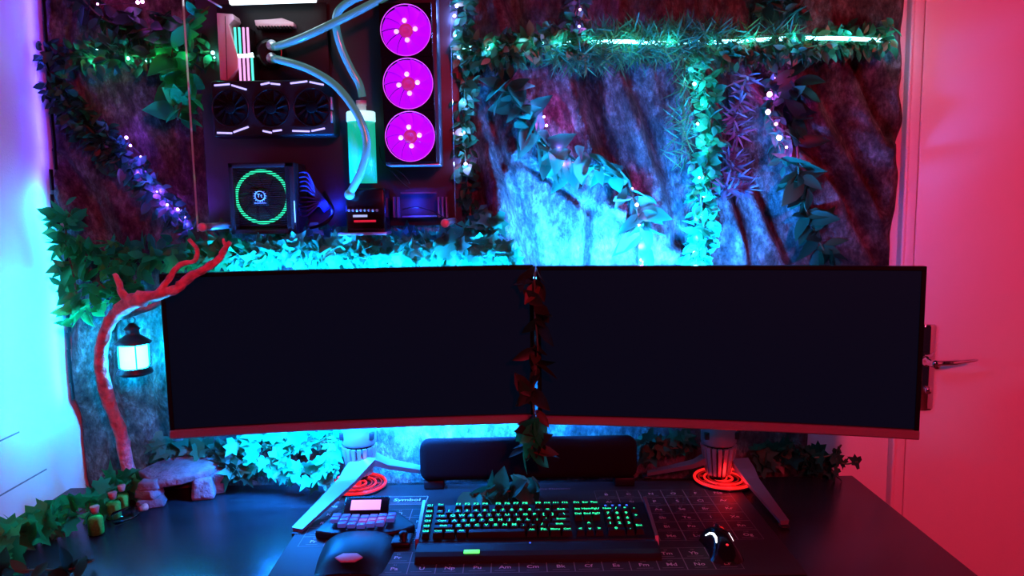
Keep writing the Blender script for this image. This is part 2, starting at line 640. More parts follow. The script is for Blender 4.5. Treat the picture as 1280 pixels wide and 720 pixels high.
def vnoise(x, y):
    xi, yi = np.floor(x).astype(int), np.floor(y).astype(int)
    fx, fy = x - xi, y - yi
    fx, fy = fx * fx * (3 - 2 * fx), fy * fy * (3 - 2 * fy)
    g = lambda a, b: _tab[a % 256, b % 256]
    return (g(xi, yi) * (1 - fx) + g(xi + 1, yi) * fx) * (1 - fy) + (g(xi, yi + 1) * (1 - fx) + g(xi + 1, yi + 1) * fx) * fy


def sstep(a, b, x):
    t = np.clip((x - a) / (b - a), 0, 1)
    return t * t * (3 - 2 * t)


def seg_dist(X, Z, pts):
    best = np.full(X.shape, 9.0)
    sgn = np.zeros(X.shape)
    for (x0, z0), (x1, z1) in zip(pts[:-1], pts[1:]):
        dx, dz = x1 - x0, z1 - z0
        t = np.clip(((X - x0) * dx + (Z - z0) * dz) / (dx * dx + dz * dz), 0, 1)
        ex, ez = X - x0 - t * dx, Z - z0 - t * dz
        d = np.sqrt(ex * ex + ez * ez)
        c = np.sign(ex * dz - ez * dx)        # + on the right of the walk direction (seen from the room)
        m = d < best
        best = np.where(m, d, best)
        sgn = np.where(m, c, sgn)
    return best, sgn


# creases: (photo polyline, depth, width, height of the ridge beside it, which side)
CREASE = [
    ([(605, 120), (625, 200), (645, 250), (664, 318), (672, 345)], 0.045, 0.018, 0.030, 1),
    ([(650, 200), (700, 232), (740, 265)], 0.016, 0.010, 0.012, -1),
    ([(752, 215), (738, 262), (733, 345)], 0.028, 0.012, 0.018, 1),
    ([(730, 90), (752, 150), (770, 200), (778, 240)], 0.050, 0.020, 0.040, 1),
    ([(782, 80), (812, 150), (835, 215), (850, 300)], 0.035, 0.016, 0.030, 1),
    ([(905, 190), (925, 255), (944, 335)], 0.026, 0.010, 0.020, 1),
    ([(945, 230), (968, 280), (992, 335)], 0.020, 0.010, 0.016, 1),
    ([(955, 90), (1010, 180), (1060, 235), (1110, 335)], 0.050, 0.024, 0.050, 1),
    ([(1060, 60), (1085, 110), (1116, 165)], 0.030, 0.018, 0.02, 1),
    ([(1010, 95), (1040, 140), (1075, 190), (1112, 260)], 0.016, 0.014, 0.014, 1),
    ([(640, 0), (655, 60)], 0.030, 0.02, 0.02, 1),
    ([(790, 0), (810, 60)], 0.030, 0.02, 0.02, 1),
    ([(75, 200), (110, 250), (130, 300), (140, 380), (120, 480), (118, 580)], 0.035, 0.022, 0.03, 1),
    ([(185, 90), (205, 140), (225, 230)], 0.03, 0.02, 0.02, 1),
    ([(170, 470), (185, 520), (200, 580)], 0.03, 0.016, 0.02, 1),
    ([(430, 470), (445, 540), (440, 600)], 0.03, 0.015, 0.02, 1),
    ([(560, 470), (570, 540), (585, 600)], 0.03, 0.015, 0.02, 1),
]
CREASE = [([(at(*p, -0.08).x, at(*p, -0.08).z) for p in pl], a, b, c, d) for (pl, a, b, c, d) in CREASE]


def rock_h(X, Z):
    X, Z = np.asarray(X, float), np.asarray(Z, float)
    k = 0.10 + 0.42 * sstep(0.1, 0.8, X) - 0.1 * sstep(-0.3, -1.0, X)
    wx = (vnoise(X * 3 + 5, Z * 2.2 + 9) - 0.5) * 0.25
    U = X + k * (Z - 1.3) + wx
    V = Z - k * X
    r1 = 1 - np.abs(2 * vnoise(U * 7 + 3, V * 1.3 + 40) - 1)
    r2 = 1 - np.abs(2 * vnoise(U * 17 + 31, V * 3.0 + 12) - 1)
    r3 = vnoise(U * 45 + 7, V * 9 + 3)
    r4 = vnoise(U * 110 + 7, V * 40 + 3)
    h = 0.020 + 0.034 * r1 ** 1.4 + 0.021 * r2 ** 1.3 + 0.011 * r3 + 0.005 * r4
    for pts, dep, wd, rid, side in CREASE:
        d, s = seg_dist(X, Z, pts)
        sd = d * s * side
        jit = 1 + 0.5 * (vnoise(X * 20 + 1, Z * 20) - 0.5)
        h = h - dep * np.exp(-(d / (wd * jit)) ** 2) + rid * np.exp(-((sd - 2.2 * wd) / (1.6 * wd)) ** 2)
    # the part behind the computer, and the rim, are shallow
    inpc = sstep(-0.85, -0.76, X) * (1 - sstep(-0.10, -0.03, X)) * sstep(1.30, 1.37, Z)
    h = np.clip(h, 0.008, 0.105)
    h = h * (1 - inpc) + np.minimum(h, 0.028) * inpc
    edge = np.clip((XR(Z) - X) / 0.03, 0, 1) * np.clip((X + 1.134) / 0.02, 0, 1)
    h = 0.006 + h * np.sqrt(edge)
    # behind the table the rock stays clear of the table's edge
    low = 1 - sstep(0.90, 1.0, Z)
    return h * (1 - low) + np.minimum(h, 0.034 + 0.25 * (h - 0.034)) * low


def XR(Z):
    Z = np.asarray(Z, float)
    return 0.775 + 0.205 * sstep(1.0, 1.12, Z) + 0.010 * (vnoise(Z * 14, Z * 0 + 5) - 0.5) * 2


def rock_y(x, z):
    return -float(rock_h(np.array([x]), np.array([z]))[0])


NX, NZ = 400, 290
gz = np.linspace(0.55, 2.16, NZ)
us = np.linspace(0, 1, NX)
X0 = np.full(NZ, -1.134)
X1 = XR(gz)
GX = X0[:, None] + (X1 - X0)[:, None] * us[None, :]
GZ = np.repeat(gz[:, None], NX, 1)
GH = rock_h(GX, GZ)
verts = np.stack([GX, -GH, GZ], -1).reshape(-1, 3)
idx = np.arange(NX * NZ).reshape(NZ, NX)
quads = np.stack([idx[:-1, :-1], idx[:-1, 1:], idx[1:, 1:], idx[1:, :-1]], -1).reshape(-1, 4)
# a skirt and a back so that the panel is a solid slab
rim = list(idx[0, :]) + list(idx[1:, -1]) + list(idx[-1, -2::-1]) + list(idx[-2:0:-1, 0])
back = verts[rim].copy()
back[:, 1] = -0.002
b0 = len(verts)
n = len(rim)
fl = [list(map(int, q)) for q in quads] + [[int(rim[(i + 1) % n]), int(rim[i]), b0 + i, b0 + (i + 1) % n] for i in range(n)] + [[b0 + i for i in range(n)]]
me = bpy.data.meshes.new('carved_rock_panel')
me.from_pydata(np.concatenate([verts, back]).tolist(), [], fl)
me.materials.append(MATS['rock'])
me.polygons.foreach_set('use_smooth', [True] * len(fl))
o = bpy.data.objects.new('carved_rock_panel', me)
COL.objects.link(o)
tag(o, 'folded brown rock-textured panel covering the wall behind the monitors and computer', 'rock panel')


def rock_front(x, z):
    j = (z - gz[0]) / (gz[-1] - gz[0]) * (NZ - 1)
    j = int(min(max(round(j), 0), NZ - 1))
    i = (x - X0[j]) / (X1[j] - X0[j]) * (NX - 1)
    if i < 0 or i > NX - 1:
        return 0.0
    i = int(round(i))
    return -float(GH[max(j - 1, 0):j + 2, max(i - 1, 0):i + 2].max())


def rk(px, py, off):
    """a point in front of the rock (off metres out of it) that the photo shows at px, py"""
    y = -0.09
    for _ in range(3):
        p = at(px, py, y)
        y = rock_y(p.x, p.z) - off
    return at(px, py, y)


# ------------------------------------------------------------------ desk
mb = MB()
mb.box((( XL + 0.004 + 0.858) / 2, (-0.105 - 1.0) / 2, DESK - 0.019), (0.858 - XL - 0.004, 0.895, 0.038), r=0.003)
rootd = thing('desk', (-0.15, -0.55, 0), 'large black desk along the wall carrying both monitors', 'desk')
mb.build('desktop', 'desk_black', rootd)
for (x, y) in ((-1.08, -0.16), (-1.08, -0.94), (0.80, -0.16), (0.80, -0.94)):
    mb = MB(); mb.box((x, y, 0.356), (0.06, 0.06, 0.712), r=0.004); mb.build('leg', 'black_plastic', rootd)

# ------------------------------------------------------------------ monitors
def monitor(side, inner, outer, zin, label, neck, legs, ring):
    """inner/outer: (x, y) of the panel's two ends, front face"""
    I, O = Vector((*inner, 0)), Vector((*outer, 0))
    A, B = (O, I) if side < 0 else (I, O)         # A left end, B right end as seen from the room
    ex = (B - A).normalized()
    W = (B - A).length
    ey = Vector((-ex.y, ex.x, 0))                 # away from the room
    mid = (A + B) / 2
    SAG = 0.016
    z0, H, CH = zin, 0.374, 0.020
    root = thing('curved_monitor', (neck[0], neck[1], DESK), label, 'monitor', 'curved ultrawide monitors on the desk')

    def pt(u, dep, z):          # u in -1..1 across
        return mid + ex * (u * W / 2) + ey * (SAG * (1 - u * u) + dep) + Vector((0, 0, z0 + z))

    def slab(name, m, u0, u1, za, zb, d0, d1, N=24, rnd=0.0, parent=root):
        mb = MB()
        vs, fs = [], []
        for i in range(N + 1):
            u = u0 + (u1 - u0) * i / N
            vs += [pt(u, d0, za + rnd), pt(u, d0 + rnd, za), pt(u, d1, za), pt(u, d1, zb), pt(u, d0 + rnd, zb), pt(u, d0, zb - rnd)]
        K = 6
        for i in range(N):
            for k in range(K):
                fs.append([i * K + k, (i + 1) * K + k, (i + 1) * K + (k + 1) % K, i * K + (k + 1) % K])
        fs.append([k for k in range(K)][::-1])
        fs.append([N * K + k for k in range(K)])
        mb.add(vs, fs)
        return mb.build(name, m, parent)

    ub = 1 - 2 * 0.009 / W
    slab('screen', 'screen', -ub, ub, CH + 0.003, H - 0.010, 0.003, 0.006)
    fr = MB()
    rear = slab('rear_housing', 'black_plastic', -1, 1, 0.004, H - 0.001, 0.006, 0.022)
    bz = []
    slab('bezel', 'gloss_black', -1, 1, H - 0.010, H, 0.0, 0.0225, rnd=0.0015)
    slab('bezel', 'gloss_black', -1, -ub, CH, H - 0.010, 0.0, 0.022, N=1, rnd=0.0)
    slab('bezel', 'gloss_black', ub, 1, CH, H - 0.010, 0.0, 0.022, N=1, rnd=0.0)
    slab('bottom_bezel', 'chin_metal', -1, 1, 0.0, CH, -0.003, 0.024, rnd=0.003)
    # control marks on the bottom bezel
    mb = MB()
    for q in (-0.012, 0.0, 0.012):
        c = pt(0.12 + q * 2 / W * 1.6, -0.0034, 0.010)
        mb.box(c, (0.006, 0.0006, 0.0012), rot=Matrix.Rotation(math.atan2(ex.y, ex.x), 4, 'Z'))
    mb.build('button_marks', 'print_dim', root)
    # thicker middle of the back
    mb = MB()
    rot = Matrix.Rotation(math.atan2(ex.y, ex.x), 4, 'Z')
    mb.box(pt(0, 0.036, H * 0.5), (0.30, 0.034, 0.22), r=0.012, seg=3, rot=rot)
    mb.build('back_cover', 'black_plastic', root)
    # LED strips stuck to the back, one along the top and one along the bottom
    for za in (H - 0.045, 0.035):
        mb = MB()
        vs, fs = [], []
        N = 16
        for i in range(N + 1):
            u = -0.9 + 1.8 * i / N
            vs += [pt(u, 0.0225, za - 0.004), pt(u, 0.0225, za + 0.004), pt(u, 0.0245, za + 0.004), pt(u, 0.0245, za - 0.004)]
        for i in range(N):
            for k in range(4):
                fs.append([i * 4 + k, i * 4 + (k + 1) % 4, (i + 1) * 4 + (k + 1) % 4, (i + 1) * 4 + k])
        mb.add(vs, fs)
        mb.build('light_strip', 'strip_bias', root)
    # stand: neck, ribbed cone, legs, glowing ring
    nx, ny = neck
    nz = neck_z
    mb = MB()
    mb.lathe([(0.040, 0), (0.043, 0.006), (0.043, 0.13), (0.040, 0.15)], (nx, ny, nz + 0.004), seg=32)
    mb.box((nx, ny - 0.03, nz + 0.13), (0.07, 0.07, 0.06), r=0.01)
    nk = mb.build('stand_neck', 'silver_paint', root)
    for sx in (-1, 1):
        mb = MB()
        mb.box((nx + sx * 0.036, ny - 0.024, nz + 0.030), (0.012, 0.012, 0.018), r=0.002)
        mb.build('cable_clip', 'black_plastic', nk)
    mb = MB()
    N = 18
    for i in range(N):
        q = 2 * pi * i / N
        c = Vector((cos(q), sin(q), 0))
        t = Vector((-sin(q), cos(q), 0))
        vs = []
        for (r, z) in ((0.044, 0.0), (0.031, -0.072)):
            for (rr, tt) in ((r, -0.0048), (r, 0.0048), (r - 0.008, 0.0048), (r - 0.008, -0.0048)):
                vs.append(Vector((nx, ny, nz)) + c * rr + t * tt * (r / 0.044) + Vector((0, 0, z)))
        mb.add(vs, [[0, 1, 5, 4], [1, 2, 6, 5], [2, 3, 7, 6], [3, 0, 4, 7], [0, 3, 2, 1], [4, 5, 6, 7]])
    mb.lathe([(0.018, -0.085), (0.024, -0.070), (0.036, -0.002)], (nx, ny, nz), seg=24, mi=1)
    mb.build('ribbed_cone', ['silver', 'gloss_black'], root)
    for L in legs:
        tipv = Vector(L)
        hub = Vector((nx + ((.026 if nx < 0 else .046) if L[1] < -.3 else 0), ny - (.01 if L[1] < -.3 and nx < 0 else 0), nz - (0.030 if nx < 0 or L[1] > -.3 else .040)))
        wk = 1.0 if nx < 0 else .72
        mb = MB()
        d = (tipv - hub)
        dh = Vector((d.x, d.y, 0)).normalized()
        sd = Vector((-dh.y, dh.x, 0))
        vs, fs = [], []
        st = [(0.06, 0.031, 0.022, 0.012), (0.22, 0.029, 0.018, 0.008), (0.35, 0.024, 0.013, 0.0), (0.7, 0.018, 0.011, 0.0), (1.0, 0.014, 0.009, 0.0)]
        for (t, wd, th, dz) in st:
            c = hub + d * t + Vector((0, 0, dz))
            wd *= wk
            vs += [c + sd * wd, c - sd * wd, c - sd * wd * 0.8 - Vector((0, 0, th)), c + sd * wd * 0.8 - Vector((0, 0, th))]
        for i in range(len(st) - 1):
            for k in range(4):
                fs.append([i * 4 + k, i * 4 + (k + 1) % 4, (i + 1) * 4 + (k + 1) % 4, (i + 1) * 4 + k])
        fs += [[3, 2, 1, 0], [16, 17, 18, 19]]
        mb.add(vs, fs)
        lg = mb.build('leg', 'silver_paint', root)
        mb = MB(); mb.box((tipv.x, tipv.y, tipv.z - 0.0095 - (tipv.z - 0.0095 - DESK - 0.0025) / 2), (0.02, 0.02, max(0.004, tipv.z - 0.0095 - DESK - 0.0025)), r=0.002); mb.build('rubber_foot', 'black_plastic', lg)
    rx, ry = ring
    mb = MB()
    zr = DESK + 0.0035
    mb.lathe([(0.074, 0), (0.075, 0.002), (0.073, 0.005), (0.070, 0.006)], (rx, ry, zr), seg=48, mi=2)
    for (R, r, mi) in ((0.070, 0.0036, 0), (0.060, 0.0022, 1), (0.046, 0.0026, 0), (0.036, 0.002, 1), (0.022, 0.0028, 0)):
        mb.torus((rx, ry, zr + 0.0075), R, r, seg=56, mi=mi)
    mb.lathe([(0.010, 0.006), (0.010, 0.012), (0.006, 0.014)], (rx, ry, zr), seg=16, mi=0)
    for i in range(9):
        q = i * 0.7
        mb.box((rx + 0.053 * cos(q), ry + 0.053 * sin(q), zr + 0.0075), (0.008, 0.008, 0.002), rot=Matrix.Rotation(q, 4, 'Z'), mi=1)
    mb.build('light_ring', ['ring_red', 'ring_red_dim', 'gloss_black'], root)
    return root, pt, ex, ey


neck_z = 0.862
M1, P1, EX1, EY1 = monitor(-1, (0.0495, -0.222), (-0.775, -0.300), 0.935,
                           'ultrawide monitor on the left half of the desk, branch across its top corner', (-0.385, -0.140),
                           [(-0.472, -0.392, 0.762), (-0.185, -0.115, 0.781)], (-0.395, -0.135))
neck_z = 0.850
M2, P2, EX2, EY2 = monitor(1, (0.0565, -0.222), (0.868, -0.380), 0.932,
                           'ultrawide monitor on the right half of the desk, in front of the door edge', (0.505, -0.145),
                           [(0.335, -0.110, 0.770), (0.577, -0.400, 0.765)], (0.520, -0.138))

# ------------------------------------------------------------------ soundbar between the stands
rs = thing('soundbar', (0.034, -0.13, DESK), 'long black rounded soundbar lying behind the keyboard under the monitors', 'speaker')
mb = MB(); mb.box((0.034, -0.145, 0.824), (0.536, 0.060, 0.100), r=0.022, seg=4); bd = mb.build('body', 'speaker_cloth', rs)
for sx in (-0.2, 0.27):
    mb = MB(); mb.box((sx, -0.145, 0.7645), (0.05, 0.04, 0.0215), r=0.003); mb.build('foot', 'black_plastic', rs)

# ------------------------------------------------------------------ desk mat with a periodic table printed on it
EL = """H He Li Be B C N O F Ne Na Mg Al Si P S Cl Ar K Ca Sc Ti V Cr Mn Fe Co Ni Cu Zn Ga Ge As Se Br Kr Rb Sr Y Zr Nb Mo Tc Ru Rh Pd Ag Cd In Sn Sb Te I Xe Cs Ba La Ce Pr Nd Pm Sm Eu Gd Tb Dy Ho Er Tm Yb Lu Hf Ta W Re Os Ir Pt Au Hg Tl Pb Bi Po At Rn Fr Ra Ac Th Pa U Np Pu Am Cm Bk Cf Es Fm Md No Lr Rf Db Sg Bh Hs Mt Ds Rg Cn Nh Fl Mc Lv Ts Og""".split()
rm = thing('desk_mat', (0.03, -0.36, DESK), 'black desk mat printed with a periodic table, under keyboard and mouse', 'desk mat')
mb = MB()
mb.box((0.035, -0.3675, DESK + 0.0015), (1.02, 0.475, 0.003), r=0.0012)
mb.build('cloth', 'mat_cloth', rm)
mb = MB()
ZT = DESK + 0.0033
PX, PYT = 0.0536, 0.0452


def rect(x0, y0, x1, y1, wd=0.0009, mi=1):
    for (a, b, c, d) in ((x0, y0, x1, y0 + wd), (x0, y1 - wd, x1, y1), (x0, y0, x0 + wd, y1), (x1 - wd, y0, x1, y1)):
        mb.add([(a, b, ZT), (c, b, ZT), (c, d, ZT), (a, d, ZT)], [[0, 1, 2, 3]], mi)


def cell(zn, cx, cy):
    rect(cx - PX / 2, cy - PYT / 2, cx + PX / 2, cy + PYT / 2)
    mb.text(EL[zn - 1], 0.0165, (cx, cy - 0.001, ZT), (1, 0, 0), (0, 1, 0), 0)
    mb.text(str(zn), 0.0075, (cx, cy + 0.0135, ZT), (1, 0, 0), (0, 1, 0), 1)
    hw = 0.012 + 0.004 * ((zn * 7) % 3)
    mb.add([(cx - hw, cy - 0.0145, ZT), (cx + hw, cy - 0.0145, ZT), (cx + hw, cy - 0.0132, ZT), (cx - hw, cy - 0.0132, ZT)], [[0, 1, 2, 3]], 1)


def place(zn):
    if zn == 1: return 1, 0
    if zn == 2: return 1, 17
    for per, s, e in ((2, 3, 10), (3, 11, 18)):
        if s <= zn <= e:
            k = zn - s
            return per, k if k < 2 else k + 10
    for per, s in ((4, 19), (5, 37)):
        if s <= zn < s + 18:
            return per, zn - s
    for per, s in ((6, 55), (7, 87)):
        if s <= zn < s + 32:
            k = zn - s
            if k < 2: return per, k
            if k < 17: return per + 10, k - 2
            return per, k - 14
for zn in range(1, 119):
    per, c = place(zn)
    if per == 1:
        continue
    if per > 10:
        cx, cy = -0.3435 + c * 0.0536, -0.5155 - (per - 16) * 0.0452
    else:
        cx, cy = -0.452 + (c + 0.5) * PX, -0.438 + (7 - per) * PYT
    cell(zn, cx, cy)
rect(-0.305, -0.253, -0.210, -0.205, 0.0011, 0)
mb.text('Symbol', 0.022, (-0.2575, -0.226, ZT), (1, 0, 0), (0, 1, 0), 0)
for k in range(2):
    mb.add([(-0.295, -0.2435 - k * 0.004, ZT), (-0.22, -0.2435 - k * 0.004, ZT), (-0.22, -0.2415 - k * 0.004, ZT), (-0.295, -0.2415 - k * 0.004, ZT)], [[0, 1, 2, 3]], 1)
mb.text('Periodic Table of the Elements', 0.0145, (0.045, -0.172, ZT), (1, 0, 0), (0, 1, 0), 1)
mb.build('printed_table', ['print', 'print_dim'], rm)
ZM = DESK + 0.003

# ------------------------------------------------------------------ keyboard
KP = 0.0194


def krow(y):            # the key plane rises to the back
    return 0.7735 + (y + 0.45) * 0.16


rkb = thing('keyboard', (0.05, -0.43, ZM), 'black full-size mechanical keyboard with glowing green legends', 'keyboard')
mb = MB()
prof = [(-0.345, ZM), (-0.345, krow(-0.345) - 0.002), (-0.478, krow(-0.478) - 0.002), (-0.482, ZM)]
vs = []
for x in (-0.199, 0.284):
    vs += [(x, y, z) for (y, z) in prof]
mb.add(vs, [[0, 1, 5, 4], [1, 2, 6, 5], [2, 3, 7, 6], [3, 0, 4, 7], [3, 2, 1, 0], [4, 5, 6, 7]])
mb.build('body', 'black_plastic', rkb)
for x in (-0.2025, 0.2875):
    mb = MB()
    mb.prism([(x - 0.0035, -0.340, ZM), (x - 0.0035, -0.340, krow(-0.34) + 0.008), (x - 0.0035, -0.476, krow(-0.478) + 0.003), (x - 0.0035, -0.482, ZM)], (0.007, 0, 0))
    mb.build('side_rail', 'brushed', rkb)


def key(name, txt, x, y, wu=1.0, hu=1.0, lit='legend_green', size=0.0095):
    z = krow(y)
    a, b = KP * wu * 0.5 - 0.0012, KP * hu * 0.5 - 0.0012
    mb = MB()
    vs = [(x - a, y - b, z - 0.003), (x + a, y - b, z - 0.003), (x + a, y + b, z - 0.003), (x - a, y + b, z - 0.003)]
    k, h = 0.0022, 0.0085
    vs += [(x - a + k, y - b + k, z + h), (x + a - k, y - b + k, z + h), (x + a - k, y + b - k, z + h + 0.001), (x - a + k, y + b - k, z + h + 0.001)]
    mb.add(vs, [[4, 5, 6, 7], [0, 1, 5, 4], [1, 2, 6, 5], [2, 3, 7, 6], [3, 0, 4, 7]])
    if txt:
        mb.text(txt, size * 1.2, (x, y + 0.0012, z + h + 0.0012), (1, 0, 0), (0, 0.99, 0.06), 1)
    return mb.build(name, ['black_plastic', lit], rkb)


X0K = -0.1635 - KP / 2
ROWY = [-0.362, -0.387, -0.4052, -0.4234, -0.4416, -0.4598]
main = [
    [('Esc', 1), (None, 1), ('F1', 1), ('F2', 1), ('F3', 1), ('F4', 1), (None, .5), ('F5', 1), ('F6', 1), ('F7', 1), ('F8', 1), (None, .5), ('F9', 1), ('F10', 1), ('F11', 1), ('F12', 1)],
    [('~', 1), ('1', 1), ('2', 1), ('3', 1), ('4', 1), ('5', 1), ('6', 1), ('7', 1), ('8', 1), ('9', 1), ('0', 1), ('-', 1), ('=', 1), ('Back', 2)],
    [('Tab', 1.5), ('Q', 1), ('W', 1), ('E', 1), ('R', 1), ('T', 1), ('Y', 1), ('U', 1), ('I', 1), ('O', 1), ('P', 1), ('[', 1), (']', 1), ('\\', 1.5)],
    [('Caps', 1.75), ('A', 1), ('S', 1), ('D', 1), ('F', 1), ('G', 1), ('H', 1), ('J', 1), ('K', 1), ('L', 1), (';', 1), ("'", 1), ('Enter', 2.25)],
    [('Shift', 2.25), ('Z', 1), ('X', 1), ('C', 1), ('V', 1), ('B', 1), ('N', 1), ('M', 1), (',', 1), ('.', 1), ('/', 1), ('Shift', 2.75)],
    [('Ctrl', 1.25), ('Win', 1.25), ('Alt', 1.25), ('', 6.25), ('Alt', 1.25), ('Fn', 1.25), ('Menu', 1.25), ('Ctrl', 1.25)],
]
for r, row in enumerate(main):
    x = X0K
    for (t, wu) in row:
        if t is not None:
            nm = 'space_bar' if t == '' else ('function_key' if r == 0 else 'key')
            key(nm, t, x + wu * KP / 2, ROWY[r], wu, 0.93, size=0.0105 if len(t) < 3 else 0.0075)
        x += wu * KP
xn = X0K + 15.3 * KP
for r, row in enumerate((('Prt', 'Scr', 'Pau'), ('Ins', 'Hom', 'PgU'), ('Del', 'End', 'PgD'))):
    for c, t in enumerate(row):
        key('navigation_key', t, xn + (c + .5) * KP, ROWY[r], 1, .93, size=0.0085)
key('navigation_key', '^', xn + 1.5 * KP, ROWY[4], 1, .93, size=0.013)
for c, t in enumerate('<v>'):
    key('navigation_key', t, xn + (c + .5) * KP, ROWY[5], 1, .93, size=0.011)
xp = xn + 3.3 * KP
for r, row in enumerate((('Num', '/', '*', '-'), ('7', '8', '9', None), ('4', '5', '6', '+'), ('1', '2', '3', None))):
    for c, t in enumerate(row):
        if t:
            key('numpad_key', t, xp + (c + .5) * KP, ROWY[r + 1] - (0 if t != '+' else -KP * .45), 1, .93 if t != '+' else 1.85, size=0.0105 if len(t) < 3 else 0.0075)
key('numpad_key', '0', xp + KP, ROWY[5], 2, .93, size=0.0105)
key('numpad_key', '.', xp + 2.5 * KP, ROWY[5], 1, .93, size=0.0105)
key('numpad_key', 'Ent', xp + 3.5 * KP, ROWY[5] + KP * .45, 1, 1.85, size=0.0080)
for i in range(6):
    key('macro_key', 'G%d' % (i + 1), -0.1862, ROWY[i] if i else ROWY[0] - 0.003, 0.92, .93, size=0.0095)
for i in range(4):
    mb = MB(); mb.box((xp + (0.5 + i * 0.8) * KP, ROWY[0] + 0.002, krow(ROWY[0]) + 0.001), (0.0045, 0.003, 0.002), r=0.0006); mb.build('indicator_light', 'led_blue', rkb)
mb = MB()
vs = []
pr = [(-0.484, ZM), (-0.484, 0.768), (-0.500, 0.771), (-0.526, 0.769), (-0.538, 0.765), (-0.545, 0.759), (-0.546, ZM)]
for x in (-0.199, 0.284):
    vs += [(x, y, z) for (y, z) in pr]
K = len(pr)
mb.add(vs, [[i, i + 1, K + i + 1, K + i] for i in range(K - 1)] + [list(range(K))[::-1], [K + i for i in range(K)]], smooth=False)
pr_ = mb.build('palm_rest', 'dark_plastic', rkb)
mb = MB(); mb.box((-0.088, -0.527, 0.7688), (0.031, 0.011, 0.002), r=0.0009, rot=Matrix.Rotation(0.17, 4, 'X')); mb.build('light_bar', 'logo_green', pr_)
mb = MB(); mb.box((0.028, -0.4985, 0.7716), (0.004, 0.003, 0.0015), r=0.0005); mb.build('indicator_light', 'led_blue', pr_)

# ------------------------------------------------------------------ left-hand gameboard
rg = thing('gameboard', (-0.325, -0.46, ZM), 'black left-hand keypad with small pink-lit display, beside the keyboard', 'keypad')
mb = MB()
mb.prism([(-0.425, -0.425, ZM), (-0.385, -0.440, ZM), (-0.265, -0.440, ZM), (-0.235, -0.425, ZM), (-0.215, -0.400, ZM), (-0.250, -0.350, ZM), (-0.270, -0.318, ZM), (-0.395, -0.318, ZM), (-0.410, -0.360, ZM)], (0, 0, 0.018), r=0.004)
mb.build('body', 'black_plastic', rg)
mb = MB()
rotl = Matrix.Rotation(radians(38), 4, 'X')
mb.box((-0.332, -0.338, 0.785), (0.100, 0.048, 0.014), r=0.005, rot=rotl)
hd = mb.build('display_housing', 'gloss_black', rg)
mb = MB(); mb.box((-0.332, -0.3425, 0.7912), (0.066, 0.024, 0.001), rot=rotl); mb.build('display', 'lcd_pink', hd)
mb = MB(); mb.box((-0.285, -0.366, 0.7745), (0.005, 0.005, 0.003), r=0.001); mb.build('indicator_light', 'led_red', rg)
for r in range(3):
    nk_ = (7, 7, 5)[r]
    for c in range(nk_):
        x = -0.328 + (c - (nk_ - 1) / 2) * 0.0200
        y = -0.378 - r * 0.0185 - 0.0010 * abs(c - 3)
        mb = MB()
        mb.box((x, y, 0.7765 + 0.002 * abs(c - (nk_ - 1) / 2)), (0.0178, 0.0165, 0.009), r=0.002)
        mb.build('key', 'game_key_pink' if (r == 1 and c in (3, 4, 5)) else 'game_key', rg)
mb = MB()
# rounded palm hump
vs, fs = [], []
NU, NV = 14, 12
for j in range(NV + 1):
    v = j / NV
    y = -0.440 - 0.150 * v
    hw = 0.076 * (1 - 0.18 * v * v) * (1 if v < .93 else 0.9)
    ht = 0.019 + 0.012 * sin(pi * min(1, v * 0.95 + 0.1)) - 0.020 * max(0, v - .75) * 4 * .6
    for i in range(NU + 1):
        u = -1 + 2 * i / NU
        vs.append((-0.322 + u * hw, y, ZM + max(0.0, ht) * (1 - abs(u) ** 3.2)))
for j in range(NV):
    for i in range(NU):
        a = j * (NU + 1) + i
        fs.append([a, a + NU + 1, a + NU + 2, a + 1])
mb.add(vs, fs, 0, True)
pm = mb.build('palm_rest', 'black_plastic', rg)
hx = onz(436, 696, 0.784)
mb = MB()
hexp = [(hx.x + 0.027 * cos(q), hx.y + 0.013 * sin(q), 0.7805 + 0.012 * sin(q) * 0.25) for q in [k * pi / 3 for k in range(6)]]
mb.prism(hexp, (0, 0, 0.003), r=0.0008)
mb.build('badge', 'logo_grey', pm)
mb = MB()
mb.lathe([(0.012, 0), (0.012, 0.010), (0.007, 0.014), (0.010, 0.026), (0.006, 0.030)], (-0.232, -0.462, ZM), seg=18)
mb.box((-0.237, -0.452, ZM + 0.006), (0.04, 0.05, 0.012), r=0.004)
mb.build('thumb_stick', 'black_plastic', rg)

# ------------------------------------------------------------------ mouse
rmo = thing('computer_mouse', (0.412, -0.505, ZM), 'black computer mouse with white glowing curves, right of the keyboard', 'mouse')
mb = MB()
vs, fs = [], []
NU, NV = 16, 18
mx, my0, ml = 0.411, -0.448, 0.118


def mouse_pt(u, v):
    y = my0 - ml * v
    hw = 0.034 * (1 - 0.16 * sin(pi * min(1, max(0, (v - .1) / .75)))) * (min(1, (v + .02) / .10) ** .5 if v < .1 else 1) * (1 if v < .8 else max(0.05, 1 - ((v - .8) / .2) ** 2 * .85) ** .5)
    ht = 0.040 * sin(pi * (0.16 + 0.80 * v)) ** .8
    return Vector((mx + u * hw, y, ZM + ht * (1 - abs(u) ** 3)))


